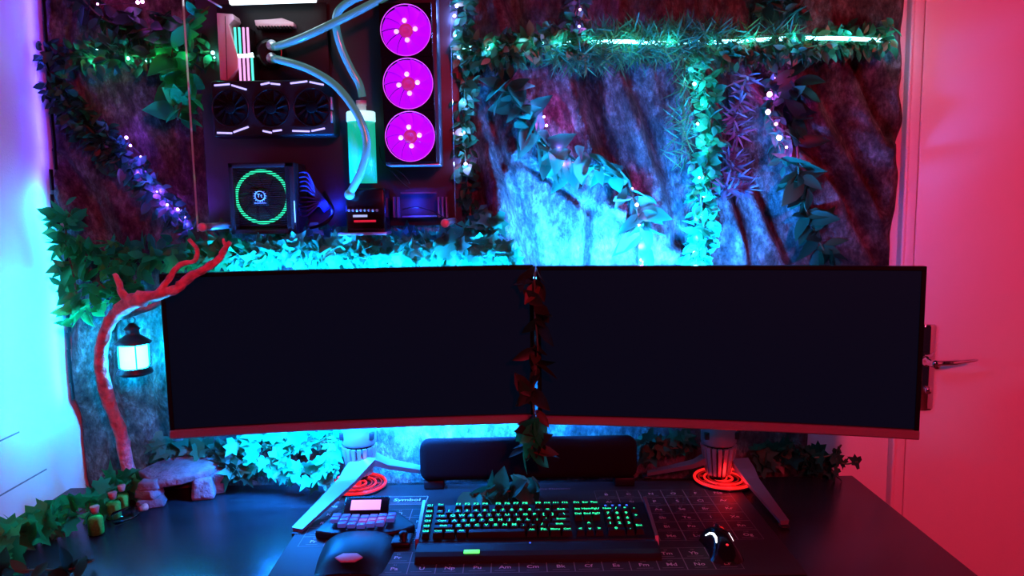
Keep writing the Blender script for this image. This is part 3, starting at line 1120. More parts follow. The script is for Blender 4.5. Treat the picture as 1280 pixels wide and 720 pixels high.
for j in range(NV + 1):
    for i in range(NU + 1):
        vs.append(mouse_pt(-1 + 2 * i / NU, j / NV))
for j in range(NV):
    for i in range(NU):
        a = j * (NU + 1) + i
        fs.append([a, a + NU + 1, a + NU + 2, a + 1])
mb.add(vs, fs, 0, True)
bm_ = mb.build('shell', 'gloss_black', rmo)
mb = MB()
mb.tube([mouse_pt(u, v) + Vector((0, 0, 0.0006)) for (u, v) in ((-0.80, .26), (-0.66, .36), (-0.55, .48), (-0.50, .60), (-0.54, .70))], [0.0012, 0.0020, 0.0026, 0.0026, 0.0016], 8)
mb.build('light_bar', 'led_white', bm_)
mb = MB()
mb.tube([mouse_pt(u, v) + Vector((0, 0, 0.0004)) for (u, v) in ((0.70, .30), (0.78, .42), (0.76, .54))], [0.0009, 0.0016, 0.0009], 8)
mb.build('light_bar', 'led_white', bm_)
mb = MB(); mb.lathe([(0.0085, -0.003), (0.0095, -0.0015), (0.0095, 0.0015), (0.0085, 0.003)], mouse_pt(0, .22) + Vector((0, 0, -0.004)), (1, 0, 0), 18); mb.build('scroll_wheel', 'dark_plastic', bm_)
mb = MB(); mb.ball(mouse_pt(0.05, .78) + Vector((0, 0, 0.0003)), 0.0028, scale=(1, 1.4, .5)); mb.build('indicator_light', 'led_red', bm_)

# ------------------------------------------------------------------ driftwood branch, lantern, stones, bottles
rb = thing('driftwood_branch', at(160, 592, -0.17), 'bare reddish driftwood branch arching from the stones over the monitor corner', 'branch')
mb = MB()
trunk = [at(163, 600, -0.165), at(157, 570, -0.18), at(149, 535, -0.20), at(134, 495, -0.225), at(126, 455, -0.25), at(130, 420, -0.27), at(143, 395, -0.29), at(163, 379, -0.315), at(182, 372, -0.333), at(203, 367, -0.342), at(222, 360, -0.345), at(236, 347, -0.345), at(258, 335, -0.335), at(274, 323, -0.32), at(281, 311, -0.31), at(288, 302, -0.305)]
tp = smoothpath(trunk, 4)
rad = []
for i in range(len(tp)):
    t = i / (len(tp) - 1)
    rad.append((0.0125 * (1 - t) ** 0.6 + 0.0048) * (1 + 0.22 * (random.random() - 0.5)) * (1.5 if 0.42 < t < 0.52 else 1))
mb.tube(tp, [r * 0.92 for r in rad], 10, knob=0.16)
mb.build('limb', 'wood', rb)
mb = MB()
tw = smoothpath([at(193, 370, -0.34), at(206, 356, -0.338), at(214, 344, -0.33), at(225, 331, -0.32), at(243, 326, -0.315), at(246, 312, -0.31), at(236, 299, -0.305)], 4)
mb.tube(tw, [0.0078 - 0.0038 * i / (len(tw) - 1) for i in range(len(tw))], 9, knob=0.18)
mb.build('limb', 'wood', rb)
mb = MB()
tw = smoothpath([at(140, 398, -0.285), at(158, 393, -0.225), at(170, 390, -0.19), at(190, 383, -0.175), at(205, 376, -0.17)], 4)
mb.tube(tw, [0.0105 - 0.005 * i / (len(tw) - 1) for i in range(len(tw))], 9, knob=0.18)
mb.build('limb', 'wood', rb)
mb = MB()
tw = smoothpath([at(165, 378, -0.316), at(152, 366, -0.315), at(149, 354, -0.312), at(143, 342, -0.31)], 3)
mb.tube(tw, [0.0105 - 0.006 * i / (len(tw) - 1) for i in range(len(tw))], 8, knob=0.2)
mb.build('twig', 'wood', rb)
mb = MB()
tw = smoothpath([at(284, 309, -0.308), at(280, 303, -0.30), at(279, 298, -0.30)], 3)
mb.tube(tw, [0.0055 - 0.003 * i / (len(tw) - 1) for i in range(len(tw))], 8, knob=0.2)
mb.build('twig', 'wood', rb)

lx = at(167, 440, -0.19)
rl = thing('hanging_lantern', (lx.x, lx.y, lx.z - 0.055), 'small black lantern glowing bright cyan, hung from the driftwood branch', 'lantern')
mb = MB()
mb.lathe([(0.030, 0), (0.040, 0.003), (0.040, 0.008), (0.036, 0.014), (0.037, 0.018)], (lx.x, lx.y, lx.z - 0.055), seg=28)
mb.build('base', 'lantern_black', rl)
mb = MB()
mb.lathe([(0.029, 0), (0.0305, 0.004), (0.0305, 0.054), (0.029, 0.057)], (lx.x, lx.y, lx.z - 0.037), seg=24)
mb.build('glass', 'lantern_glow', rl)
mb = MB()
mb.lathe([(0.039, 0), (0.041, 0.003), (0.030, 0.012), (0.018, 0.021), (0.016, 0.023), (0.016, 0.033), (0.020, 0.036), (0.011, 0.044), (0.004, 0.050)], (lx.x, lx.y, lx.z + 0.020), seg=28)
mb.build('cap', 'lantern_black', rl)
for k in range(4):
    q = k * pi / 2 + 0.6
    mb = MB()
    mb.tube([(lx.x + 0.034 * cos(q), lx.y + 0.034 * sin(q), lx.z - 0.040), (lx.x + 0.034 * cos(q), lx.y + 0.034 * sin(q), lx.z + 0.022)], 0.0016, 6)
    mb.build('post', 'lantern_black', rl)
mb = MB()
mb.torus((lx.x, lx.y, lx.z + 0.076), 0.009, 0.0016, axis=(0, 1, 0), seg=20, ms=6)
mb.tube(smoothpath([(lx.x, lx.y, lx.z + 0.083), (lx.x - 0.004, lx.y, lx.z + 0.094), (lx.x + 0.003, lx.y, lx.z + 0.104)], 4), 0.0016, 6)
mb.build('hook', 'lantern_black', rl)

# stone shelter
rst = thing('stone_shelter', (-0.815, -0.17, DESK), 'little shelter of flat stones standing on the desk by the left wall', 'stone shelter')
mb = MB()
sl = [at(172, 588, -0.20), at(196, 577, -0.13), at(232, 568, -0.10), at(262, 569, -0.11), at(274, 578, -0.14), at(264, 586, -0.19), at(226, 598, -0.225), at(192, 604, -0.235)]
zc = 0.812
ring_pts = []
for q in sl:
    ring_pts.append(Vector((q.x, q.y, q.z)))
mb.prism(ring_pts, (0, 0.004, -0.018), r=0.004)
mb.build('slab', 'stone', rst)


def stone_block(mb, c, s, rz=0.0):
    bm = bmesh.new()
    bmesh.ops.create_cube(bm, size=1.0)
    bmesh.ops.bevel(bm, geom=bm.edges[:], offset=0.18, segments=2, profile=0.6, affect='EDGES')
    for v in bm.verts:
        k = 1 + (random.random() - 0.5) * 0.10
        v.co = Vector((v.co.x * s[0] * k * (1 - 0.25 * v.co.z), v.co.y * s[1] * k, v.co.z * s[2]))
    mb.bm(bm, Matrix.Translation(Vector(c)) @ Matrix.Rotation(rz, 4, 'Z'), 0, True)


for (c, s, rz) in (((-0.757, -0.185, DESK + 0.028), (0.050, 0.042, 0.056), 0.2), ((-0.738, -0.150, DESK + 0.030), (0.030, 0.036, 0.060), 0.5),
                   ((-0.868, -0.225, DESK + 0.011), (0.060, 0.050, 0.022), 0.3), ((-0.872, -0.222, DESK + 0.033), (0.052, 0.046, 0.022), -0.2), ((-0.868, -0.222, DESK + 0.053), (0.046, 0.044, 0.020), 0.1),
                   ((-0.930, -0.165, DESK + 0.025), (0.070, 0.060, 0.050), 0.4), ((-0.82, -0.115, DESK + 0.040), (0.15, 0.012, 0.080), 0.15)):
    mb = MB()
    stone_block(mb, c, s, rz)
    mb.build('stone', 'stone', rst)


def bottle(pos, axis, h, r, label, cap_m, fill=True):
    p = Vector(pos)
    ax = Vector(axis).normalized()
    root = thing('glass_bottle', p, label, 'bottle', 'tiny corked bottles on the desk')
    mb = MB()
    mb.lathe([(r * .86, 0), (r, h * .04), (r, h * .58), (r * .9, h * .66), (r * .52, h * .74), (r * .50, h * .80), (r * .60, h * .82), (r * .60, h * .86)], p, ax, 20)
    gl = mb.build('glass', 'bottle_glass', root)
    if fill:
        mb = MB(); mb.lathe([(r * .80, h * .03), (r * .92, h * .05), (r * .92, h * .56), (r * .84, h * .60)], p, ax, 20); mb.build('filling', 'green_sand', root)
    mb = MB(); mb.lathe([(r * .44, h * .76), (r * .50, h * .87), (r * .58, h * .98), (r * .54, h)], p, ax, 16); mb.build('cork', cap_m, root)


bottle(onz(121, 668, DESK), (0, 0, 1), 0.064, 0.0165, 'small corked bottle of green sand standing nearest the camera', 'cork')
bottle(onz(143, 648, DESK), (0, 0, 1), 0.062, 0.0165, 'small corked bottle of green sand behind the lying empty bottle', 'cork')
bottle(onz(154, 636, DESK), (0, 0, 1), 0.058, 0.0155, 'small corked bottle of green sand farthest back, by the stones', 'cork')
pa, pb = onz(143, 657, DESK), onz(179, 643, DESK)
bottle((pa.x, pa.y, DESK + 0.0155), (pb.x - pa.x, pb.y - pa.y, 0), 0.078, 0.0150, 'clear empty bottle lying on its side with a red stopper', 'cork', False)

# ------------------------------------------------------------------ open-frame computer on the wall
pc = thing('open_frame_computer', at(410, 292, -0.06), 'wall-mounted open-frame computer with glass front, green coolant and magenta fans', 'computer')
A = lambda x, y, d: at(x, y, d)
mb = MB()
bl, br_ = A(262, 286, -0.06), A(578, 286, -0.06)
mb.box(((bl.x + br_.x) / 2, -0.058, (bl.z + 2.02) / 2), (br_.x - bl.x, 0.004, 2.02 - bl.z), r=0.001)
mb.build('back_plate', 'case_metal', pc)
# glass
gA, gB = A(247, 292, -0.30), A(574, 275, -0.30)
gx0, gx1, gz0, gz1 = -0.684, -0.121, 1.400, 1.985
mb = MB()
vs = [(x, y, z) for y in (-0.304, -0.294) for (x, z) in ((gx0, gz0), (gx1, gz0), (gx1, gz1), (gx0, gz1))]
mb.add(vs, [[0, 1, 2, 3], [7, 6, 5, 4]], 0)
mb.add(vs, [[0, 4, 5, 1], [1, 5, 6, 2], [2, 6, 7, 3], [3, 7, 4, 0]], 1)
mb.build('glass_panel', ['case_glass', 'glass_edge'], pc)
for (x, z) in ((gx0 + 0.014, gz0 + 0.010), (gx1 - 0.022, gz0 + 0.010), (gx0 + 0.014, gz1 - 0.012), (gx1 - 0.022, gz1 - 0.012)):
    mb = MB()
    mb.lathe([(0.008, 0), (0.008, 0.232)], (x, -0.2935, z), (0, 1, 0), 18)
    sp = mb.build('standoff', 'brushed', pc)
    mb = MB(); mb.lathe([(0.0095, 0), (0.0095, 0.006), (0.007, 0.009)], (x, -0.3045, z), (0, -1, 0), 18); mb.build('screw_cap', 'shroud_metal', sp)
# motherboard
a, b = A(270, 5, -0.075), A(412, 100, -0.075)
mb = MB(); mb.box(((a.x + b.x) / 2, -0.072, (a.z + b.z) / 2), (b.x - a.x, 0.004, a.z - b.z), r=0.001)
mb.build('motherboard', 'black_plastic', pc)
# input-output cover, pale
pts = [A(x, y, -0.125) for (x, y) in ((270.5, 16), (291, 17.5), (293, 24), (286, 31), (297, 72), (297, 86), (284, 101), (275, 100))]
mb = MB(); mb.prism(pts, (0, 0.045, 0), r=0.0015); io = mb.build('port_cover', 'shroud_metal', pc)
mb = MB()
mb.tube([A(281.5, 20, -0.1255), A(284, 100, -0.1255)], 0.0008, 6)
mb.build('seam', 'black_plastic', io)
# memory, two banks of four
for bank, (x0, y0, x1, y1, cols) in enumerate(((292, 34, 313, 67, ('bar_teal', 'bar_teal', 'bar_pink', 'bar_pink')), (297.5, 70, 318, 102, ('bar_pink', 'bar_pink', 'bar_pink', 'bar_teal')))):
    for k in range(4):
        cx = x0 + (k + .5) * (x1 - x0) / 4
        t, bo = A(cx - (0.6 if bank == 0 else 0), y0, -0.118), A(cx + 0.4, y1, -0.118)
        c = (t + bo) / 2
        mb = MB(); mb.box((c.x, -0.096, c.z), (0.0062, 0.042, t.z - bo.z), r=0.0006)
        mm = mb.build('memory_module', 'black_plastic', pc)
        mb = MB(); mb.box((c.x, -0.1185, c.z), (0.0052, 0.003, (t.z - bo.z) * 0.985), r=0.0008); mb.build('light_bar', cols[k], mm)
t, bo = A(295, 66, -0.119), A(316, 72, -0.119)
mb = MB(); mb.prism([A(x, y, -0.1215) for (x, y) in ((294.5, 67.5), (310, 67), (315.5, 65.5), (317, 71.5), (298, 72))], (0, 0.004, 0)); mb.build('light_bar', 'bar_white', pc)
# bright bar along the top, bracket edge
mb = MB(); mb.prism([A(x, y, -0.13) for (x, y) in ((284, -8), (395, -8), (394, 1.5), (287, 5))], (0, 0.012, 0)); mb.build('light_bar', 'bar_white', pc)
mb = MB(); mb.tube([A(258, -2, -0.14), A(277, 9.5, -0.14)], 0.0022, 8); mb.build('bracket', 'silver', pc)
# heat-sink cover
mb = MB(); mb.prism([A(x, y, -0.10) for (x, y) in ((318, 25), (338, 24), (352, 22.5), (367, 28), (367, 33), (320, 34))], (0, 0.025, 0), r=0.001); hs = mb.build('heat_sink', 'shroud_metal', pc)
mb = MB()
for k in range(12):
    c = A(322 + k * 3.8, 35, -0.095)
    mb.box(c, (0.0035, 0.02, 0.006))
mb.build('fins', 'dark_plastic', hs)
# water block
c = A(336, 66, -0.10)
mb = MB(); mb.lathe([(0.036, 0), (0.036, 0.02), (0.030, 0.028), (0.022, 0.030)], (c.x, -0.076, c.z), (0, -1, 0), 28); wb = mb.build('water_block', 'gloss_black', pc)
mb = MB(); mb.torus((c.x, -0.103, c.z), 0.031, 0.0012, axis=(0, 1, 0), seg=30, ms=6, a0=-0.8, a1=0.9); mb.build('light_arc', 'ring_red_dim', wb)
# tubes
TU = [
    [(342, 58, -.112), (350, 57, -.150), (380, 46, -.175), (425, 25, -.19), (470, 2, -.19), (505, -16, -.19)],
    [(342, 74, -.112), (350, 75, -.150), (385, 86, -.18), (418, 106, -.20), (442, 135, -.21), (456, 165, -.21), (458, 190, -.21), (450, 218, -.20), (437, 242, -.185)],
    [(462, -8, -.14), (440, 0, -.15), (423, 14, -.15), (420, 32, -.145), (426, 58, -.14), (438, 85, -.135), (449, 105, -.13), (453, 121, -.125)],
]
for path in TU:
    mb = MB(); mb.tube(smoothpath([A(*p) for p in path], 7), 0.0092, 12); tb = mb.build('coolant_tube', 'tube_teal', pc)
mb = MB(); c = A(437, 243, -.185); mb.ball(c, 0.0125, seg=14); mb.build('fitting', 'tube_teal', pc)
for p in ((342, 58), (342, 74)):
    c = A(*p, -.104)
    mb = MB(); mb.lathe([(0.011, 0), (0.011, 0.012), (0.0125, 0.013), (0.0125, 0.020)], (c.x, -0.100, c.z), (0, -1, 0), 16); mb.build('fitting', 'silver', pc)
# reservoir and pump
t, bo = A(450, 142, -.125), A(455, 229, -.125)
mb = MB(); mb.lathe([(0.0325, 0), (0.0325, t.z - bo.z - 0.02)], (t.x + 0.002, -.125, bo.z), seg=28); rv = mb.build('reservoir', 'coolant', pc)
mb = MB(); mb.lathe([(0.034, 0), (0.034, 0.021), (0.032, 0.023)], (t.x + 0.002, -.125, t.z - 0.019), seg=28); mb.build('lid', 'reservoir_lid', rv)
c = A(453, 125, -.125)
mb = MB(); mb.lathe([(0.011, 0), (0.011, 0.014), (0.0125, 0.014), (0.0125, 0.026)], (t.x + 0.004, -.125, t.z + 0.004), seg=16); mb.build('fitting', 'shroud_metal', rv)
p0, p1 = A(431, 236, -.17), A(482, 291, -.17)
mb = MB()
mb.box(((p0.x + p1.x) / 2, -.125, (p0.z + p1.z) / 2), (p1.x - p0.x, .085, p0.z - p1.z), r=0.004)
pu = mb.build('pump', 'gloss_black', pc)
mb = MB()
for k in range(8):
    c = A(436 + k * 5, 263, -.170); mb.ball((c.x, -.1685, c.z), 0.0035, seg=8)
mb.build('bolts', 'silver', pu)
mb = MB(); c = A(450, 270, -.17); mb.box((c.x, -.1685, c.z), (0.034, .003, .0055), r=0.001); mb.build('display', 'display_white', pu)
mb = MB(); c = A(456, 276.5, -.17); mb.box((c.x, -.1685, c.z), (0.052, .003, .005), r=0.001); mb.build('light_bar', 'display_red', pu)
mb = MB(); q0, q1 = A(424, 291, -.17), A(485, 291, -.17); mb.box(((q0.x + q1.x) / 2, -.13, q0.z - 0.003), (q1.x - q0.x, .11, .006), r=0.001); mb.build('bracket', 'brushed', pu)
# graphics card facing the room
p0, p1 = A(262, 103, -.15), A(418, 167, -.15)
mb = MB(); mb.box(((p0.x + p1.x) / 2, -.118, (p0.z + p1.z) / 2), (p1.x - p0.x, .060, p0.z - p1.z + 0.008), r=0.006, seg=3)
gc = mb.build('graphics_card', 'black_plastic', pc)
for fx, fy in ((288, 135), (339, 135), (390, 134)):
    c = A(fx, fy, -.150)
    mb = MB()
    mb.torus((c.x, -.1495, c.z), 0.0425, 0.0018, axis=(0, 1, 0), seg=36, ms=6, mi=1)
    mb.lathe([(0.014, 0), (0.014, 0.006), (0.012, 0.007)], (c.x, -.149, c.z), (0, -1, 0), 20)
    for k in range(11):
        q = 2 * pi * k / 11
        e1, e2 = Vector((cos(q), 0, sin(q))), Vector((cos(q + .42), 0, sin(q + .42)))
        e3, e4 = Vector((cos(q + .30), 0, sin(q + .30))), Vector((cos(q + .75), 0, sin(q + .75)))
        C = Vector((c.x, -.150, c.z))
        top = [C + e1 * .013, C + e2 * .013 + Vector((0, -.004, 0)), C + e4 * .040 + Vector((0, -.004, 0)), C + e3 * .040]
        mb.add(top + [p + Vector((0, .001, 0)) for p in top], [[0, 1, 2, 3], [7, 6, 5, 4], [0, 4, 5, 1], [1, 5, 6, 2], [2, 6, 7, 3], [3, 7, 4, 0]])
    mb.build('cooling_fan', ['soot_black', 'gloss_black'], gc)
SEG = [((268, 106.8), (287, 105.2)), ((289.5, 106.4), (308, 112)), ((326, 105.8), (337, 103.4)), ((338.5, 104.4), (350, 105.6)), ((363, 104.2), (384, 101.6)), ((387, 102.4), (404.5, 106)),
       ((271.5, 166), (290, 166.5)), ((292, 165.3), (310.5, 158.6)), ((328.5, 163.6), (339.5, 166)), ((341, 164), (352, 162.6)), ((365.5, 163.6), (387, 164.2)), ((389.5, 163.8), (406, 160.4))]
for (p, q) in SEG:
    a, b = A(*p, -.1525), A(*q, -.1525)
    mb = MB(); mb.tube([a, b], 0.0022, 8); mb.build('light_bar', 'bar_violet', gc)
for (p, q) in (((416, 122), (416, 138)), ((416, 140), (416, 154))):
    a, b = A(*p, -.14), A(*q, -.14)
    mb = MB(); mb.box(((a.x + b.x) / 2, -.14, (a.z + b.z) / 2), (.004, .03, a.z - b.z), r=0.001); mb.build('end_bracket', 'silver', gc)
# power supply with a slotted front
p0, p1 = A(284, 204, -.17), A(371, 292, -.17)
PW, PH = p1.x - p0.x, p0.z - p1.z
pcx, pcz = (p0.x + p1.x) / 2, (p0.z + p1.z) / 2
fc = A(325.5, 246, -.168)
mb = MB()
mb.box((pcx, -.105, pcz), (PW, .080, PH), r=0.003)
# rim around the fan opening
for (cx, cz, sx, sz) in ((pcx, pcz + PH / 2 - .006, PW, .012), (pcx, pcz - PH / 2 + .006, PW, .012), (pcx - PW / 2 + .006, pcz, .012, PH), (pcx + PW / 2 - .011, pcz, .022, PH)):
    mb.box((cx, -.157, cz), (sx, .026, sz), r=0.002)
ps = mb.build('power_supply', 'dark_plastic', pc)
mb = MB(); mb.torus((fc.x, -.156, fc.z), .0605, .0040, axis=(0, 1, 0), seg=60, mi=0); mb.build('light_ring', 'ring_green', ps)
mb = MB()
mb.lathe([(.020, 0), (.020, .012)], (fc.x, -.146, fc.z), (0, -1, 0), 24)
for k in range(9):
    q = 2 * pi * k / 9
    C = Vector((fc.x, -.152, fc.z))
    e = [Vector((cos(q + d), 0, sin(q + d))) for d in (0, .5, .95, .35)]
    top = [C + e[0] * .02, C + e[1] * .02 + Vector((0, -.006, 0)), C + e[2] * .055 + Vector((0, -.006, 0)), C + e[3] * .055]
    mb.add(top + [p + Vector((0, .0012, 0)) for p in top], [[0, 1, 2, 3], [7, 6, 5, 4], [0, 4, 5, 1], [1, 5, 6, 2], [2, 6, 7, 3], [3, 7, 4, 0]])
mb.build('cooling_fan', 'psu_blade', ps)
mb = MB()
NS = 27
for k in range(NS):
    z = fc.z - .066 + k * .132 / (NS - 1)
    mb.box((fc.x, -.1690, z), (.136, .0016, .0022))
mb.box((fc.x + .0655, -.1685, fc.z), (.009, .004, .14))
mb.build('slotted_grille', 'gloss_black', ps)
mb = MB(); c = A(325, 247, -.172); mb.box((c.x, -.1705, c.z), (.036, .002, .036), r=0.001)
bdg = mb.build('badge', 'gloss_black', ps)
mb = MB(); mb.torus((c.x, -.1722, c.z + .004), .0112, .0011, axis=(0, 1, 0), seg=30, ms=6)
for k in range(16):
    q = 2 * pi * k / 16
    if k in (3, 4, 5): continue
    mb.box((c.x + .0136 * cos(q), -.1720, c.z + .004 + .0136 * sin(q)), (.0028, .0008, .0018), rot=Matrix.Rotation(-q, 4, 'Y'))
mb.text('T', .013, (c.x - .0032, -.1724, c.z + .004), (1, 0, 0), (0, 0, 1))
mb.text('t', .013, (c.x + .0034, -.1724, c.z + .004), (1, 0, 0), (0, 0, 1))
mb.text('thermaltake', .0058, (c.x, -.1724, c.z - .0125), (1, 0, 0), (0, 0, 1))
mb.build('emblem', 'logo_grey', bdg)
c0, c1 = A(371, 251, -.17), A(371, 278, -.17)
mb = MB(); mb.box((c0.x - .006, -.1705, (c0.z + c1.z) / 2), (.0022, .001, c0.z - c1.z)); mb.build('side_mark', 'display_white', ps)
# blue sleeved cables
for k in range(10):
    y0 = 217 + k * 5.6
    yb = [226, 230, 234, 238, 241, 262, 265, 268, 272, 277][k]
    x1 = 398 + (6 - abs(k - 4)) * 1.2
    pts = [A(373, y0 + (2 if k > 4 else 0), -.125), A(384, y0 - 1 + (3 if k > 4 else 0), -.135), A(394, (y0 + 249) / 2 + 2, -.13), A(x1, 250 + (k - 4.5) * 1.6, -.115), A(x1 + 6, 256 + k, -.08)]
    mb = MB(); mb.tube(smoothpath(pts, 5), 0.0021, 7); mb.build('cable', 'cable_blue', pc)
mb = MB(); mb.tube(smoothpath([A(388, 285, -.1), A(402, 281, -.13), A(412, 274, -.13), A(416, 262, -.1), A(405, 240, -.075)], 5), 0.004, 8); mb.build('cable', 'black_plastic', pc)
for pth in ([(474, 183), (477, 200), (490, 215), (502, 228), (512, 236)], [(496, 212), (507, 222), (512, 230)], [(503, 262), (520, 259), (540, 264), (562, 276), (578, 284)]):
    mb = MB(); mb.tube(smoothpath([A(x, y, -.12) for (x, y) in pth], 5), 0.0016, 6); mb.build('cable', 'dark_plastic', pc)
# radiator and three fans
r0, r1 = A(474, -30, -.17), A(548, 206, -.17)
mb = MB(); mb.box(((r0.x + r1.x) / 2, -.112, (r0.z + r1.z) / 2), (r1.x - r0.x + .006, .08, r0.z - r1.z), r=0.003); rd = mb.build('radiator', 'case_metal', pc)
mb = MB(); q0, q1 = A(486, 207, -.17), A(550, 206, -.17); mb.box(((q0.x + q1.x) / 2, -.155, q0.z), (q1.x - q0.x, .06, .0035), r=0.0008); mb.build('bracket', 'brushed', rd)
for (fx, fy) in ((507, 37.5), (510, 104.5), (512.5, 170.5)):
    c = A(fx, fy, -.195)
    C = Vector((c.x, -.186, c.z))
    mb = MB()
    S = .0585
    seg = 40
    vs, fs = [], []
    for k in range(seg):
        q = 2 * pi * k / seg + pi / 4
        cq, sq = cos(q), sin(q)
        m_ = max(abs(cq), abs(sq))
        for (rr, dy) in ((.0575, 0.013), (.0575, -.010), (None, -.010), (None, 0.013)):
            if rr:
                vs.append(C + Vector((cq * rr, dy, sq * rr)))
            else:
                vs.append(C + Vector((cq / m_ * S, dy, sq / m_ * S)))
    for k in range(seg):
        j = (k + 1) % seg
        for i in range(4):
            fs.append([k * 4 + i, k * 4 + (i + 1) % 4, j * 4 + (i + 1) % 4, j * 4 + i])
    mb.add(vs, fs)
    fn = mb.build('case_fan', 'gloss_black', pc)
    mb = MB(); mb.torus(C + Vector((0, -.0085, 0)), .0565, .0010, axis=(0, 1, 0), seg=60, ms=6); mb.build('rim', 'fan_rim', fn)
    mb = MB()
    for k in range(11):
        q = 2 * pi * k / 11
        N = 5
        vs, fs = [], []
        for i in range(N + 1):
            r = .016 + (.0550 - .016) * i / N
            sw = .30 * i / N
            for (d, dy) in ((0, .004), (.30, .0), (.585, -.006)):
                e = Vector((cos(q + d + sw), 0, sin(q + d + sw)))
                vs.append(C + e * r + Vector((0, dy, 0)))
        for i in range(N):
            for j in range(2):
                a_ = i * 3 + j
                fs.append([a_, a_ + 1, a_ + 4, a_ + 3])
        nv = len(vs)
        vs2 = [v + Vector((0, .0012, 0)) for v in vs]
        mb.add(vs + vs2, fs + [[nv + t_ for t_ in f[::-1]] for f in fs], 0, True)
    mb.build('blades', 'fan_blade', fn)
    mb = MB(); mb.lathe([(.0155, 0), (.0155, .010), (.0135, .012), (.006, .0122), (.0055, .0115)], C + Vector((0, .004, 0)), (0, -1, 0), 28); hb = mb.build('hub', 'fan_hub', fn)
    mb = MB()
    for k in range(4):
        q = k * pi / 2 + .12
        mb.ball(C + Vector((.0215 * cos(q), -.0068, .0215 * sin(q))), .0056, seg=12, scale=(1, .4, 1))
    mb.build('leds', 'fan_led', fn)
# drive bracket at the lower right
mb = MB()
for (p, q) in (((501, 241), (545, 241)), ((503, 271), (545, 270))):
    a, b = A(*p, -.10), A(*q, -.10)
    mb.box(((a.x + b.x) / 2, -.09, (a.z + b.z) / 2), (b.x - a.x, .03, .003))
for px in (492, 497, 548, 553, 558):
    a, b = A(px, 246, -.10), A(px, 272, -.10)
    mb.box(((a.x + b.x) / 2, -.085, (a.z + b.z) / 2), (.0035, .025, a.z - b.z))
mb.build('drive_bracket', 'brushed', pc)

# ------------------------------------------------------------------ greenery
UPV = Vector((0, 0, 1))
CAMDIR = Vector((0, -1, 0))


def rv(s=1.0):
    return Vector((random.gauss(0, s), random.gauss(0, s), random.gauss(0, s)))


def garland(name, label, cat, lines, m, kind='oval', L=0.045, ratio=0.5, spread=0.035, stem_r=0.0022, group=None, hang=0.35, wire=True, flat=0.6, curl=0.18, minz=None, maxy=None, miny=None):
    """lines: list of (points, number of leaves); the leaves grow all around the stems"""
    first = lines[0][0]
    root = thing(name, first[0], label, cat, group)
    lv, sm = MB(), MB()
    for pts, nlv in lines:
        P = smoothpath(pts, 6)
        if wire:
            sm.tube(P, stem_r, 6)
        for _ in range(nlv):
            t = random.random() * (len(P) - 1)
            i = min(int(t), len(P) - 2)
            c = P[i].lerp(P[i + 1], t - i)
            tg = (P[i + 1] - P[i]).normalized()
            off = rv(1.0)
            off -= tg * off.dot(tg) * 0.7
            off.normalize()
            off = Vector((off.x, off.y * flat - 0.25 * flat, off.z))
            rr = random.random() ** 0.6
            p = c + off * (spread * rr)
            d = (off + rv(0.45) + tg * random.uniform(-.5, .5) + Vector((0, -0.15, -hang))).normalized()
            n = (CAMDIR * 0.8 + UPV * 0.45 + rv(0.5)).normalized()
            l = L * random.uniform(0.6, 1.15)
            p2 = p - d * (l * 0.35)
            if minz is not None:
                p2.z = max(p2.z, minz)
                d.z = max(d.z, (minz - p2.z + 0.002) / l)
            if maxy is not None:
                p2.y = min(p2.y, maxy)
                if p2.y + d.y * l > maxy:
                    d.y = (maxy - p2.y) / l
            p2.y = min(p2.y, rock_front(p2.x, p2.z) - .006)
            for tt in (.5, 1.0):
                q = p2 + d * (l * tt)
                lim = rock_front(q.x, q.z) - .006
                if q.y > lim:
                    d.y = (lim - p2.y) / (l * tt)
            if miny is not None:
                p2.y = max(p2.y, miny)
                if p2.y + d.y * l < miny:
                    d.y = (miny - p2.y) / l
            lv.leaf(p2, d, n, l, l * ratio * random.uniform(.85, 1.15), kind, curl * random.uniform(-.3, 1.4))
            if wire and kind == 'ivy' and random.random() < .6:
                sm.tube([c, (c + p2) / 2 + rv(.004), p2], 0.0011, 4, cap=False)
    if wire:
        sm.build('vine_stem', 'stem', root)
    lv.build('foliage', m, root)
    return root


R = lambda pts, off=0.03: [rk(x, y, off) for (x, y) in pts]
PL = lambda pts, y: [at(a, b, y) for (a, b) in pts]
GG = 'artificial leaf garlands hung on the rock panel'
garland('hanging_garland', 'leafy garland running along the rock from left wall to computer', 'garland',
        [(R([(46, 78), (90, 72), (150, 70), (205, 68), (262, 64)]), 304), (R([(64, 100), (92, 140), (125, 175), (145, 200)], .04), 240)], 'leaf_dark', L=.036, spread=.042, group=GG)
garland('hanging_garland', 'leafy garland slanting down the rock under violet lights, left of computer', 'garland',
        [(R([(128, 165), (160, 205), (195, 245), (238, 288)], .03), 221)], 'leaf_mid', L=.036, spread=.034, group=GG)
garland('hanging_garland', 'bushy bright green garland in the corner above the lantern', 'garland',
        [(R([(88, 262), (82, 300), (92, 345), (100, 398)], .05), 123), (R([(100, 318), (160, 325), (220, 318), (290, 308)], .05), 195), (R([(120, 350), (150, 372), (170, 352)], .05), 58)], 'leaf_bright', L=.050, ratio=.48, spread=.045, group=GG)
garland('hanging_garland', 'large-leaved green garland showing through the left edge of the glass', 'garland',
        [(PL([(262, 8), (225, 40), (215, 70), (228, 110), (222, 150)], -.11), 44)], 'leaf_bright', L=.075, ratio=.55, spread=.03, group=GG)
garland('hanging_garland', 'dark leaves at the very top of the rock near the left wall', 'garland',
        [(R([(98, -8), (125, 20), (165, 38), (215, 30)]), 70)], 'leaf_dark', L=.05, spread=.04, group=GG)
garland('hanging_garland', 'narrow upright garland running down the right edge of the computer', 'garland',
        [(R([(580, -8), (584, 60), (580, 130), (582, 200), (590, 285)], .03), 214)], 'leaf_ficus', L=.040, spread=.026, group=GG)
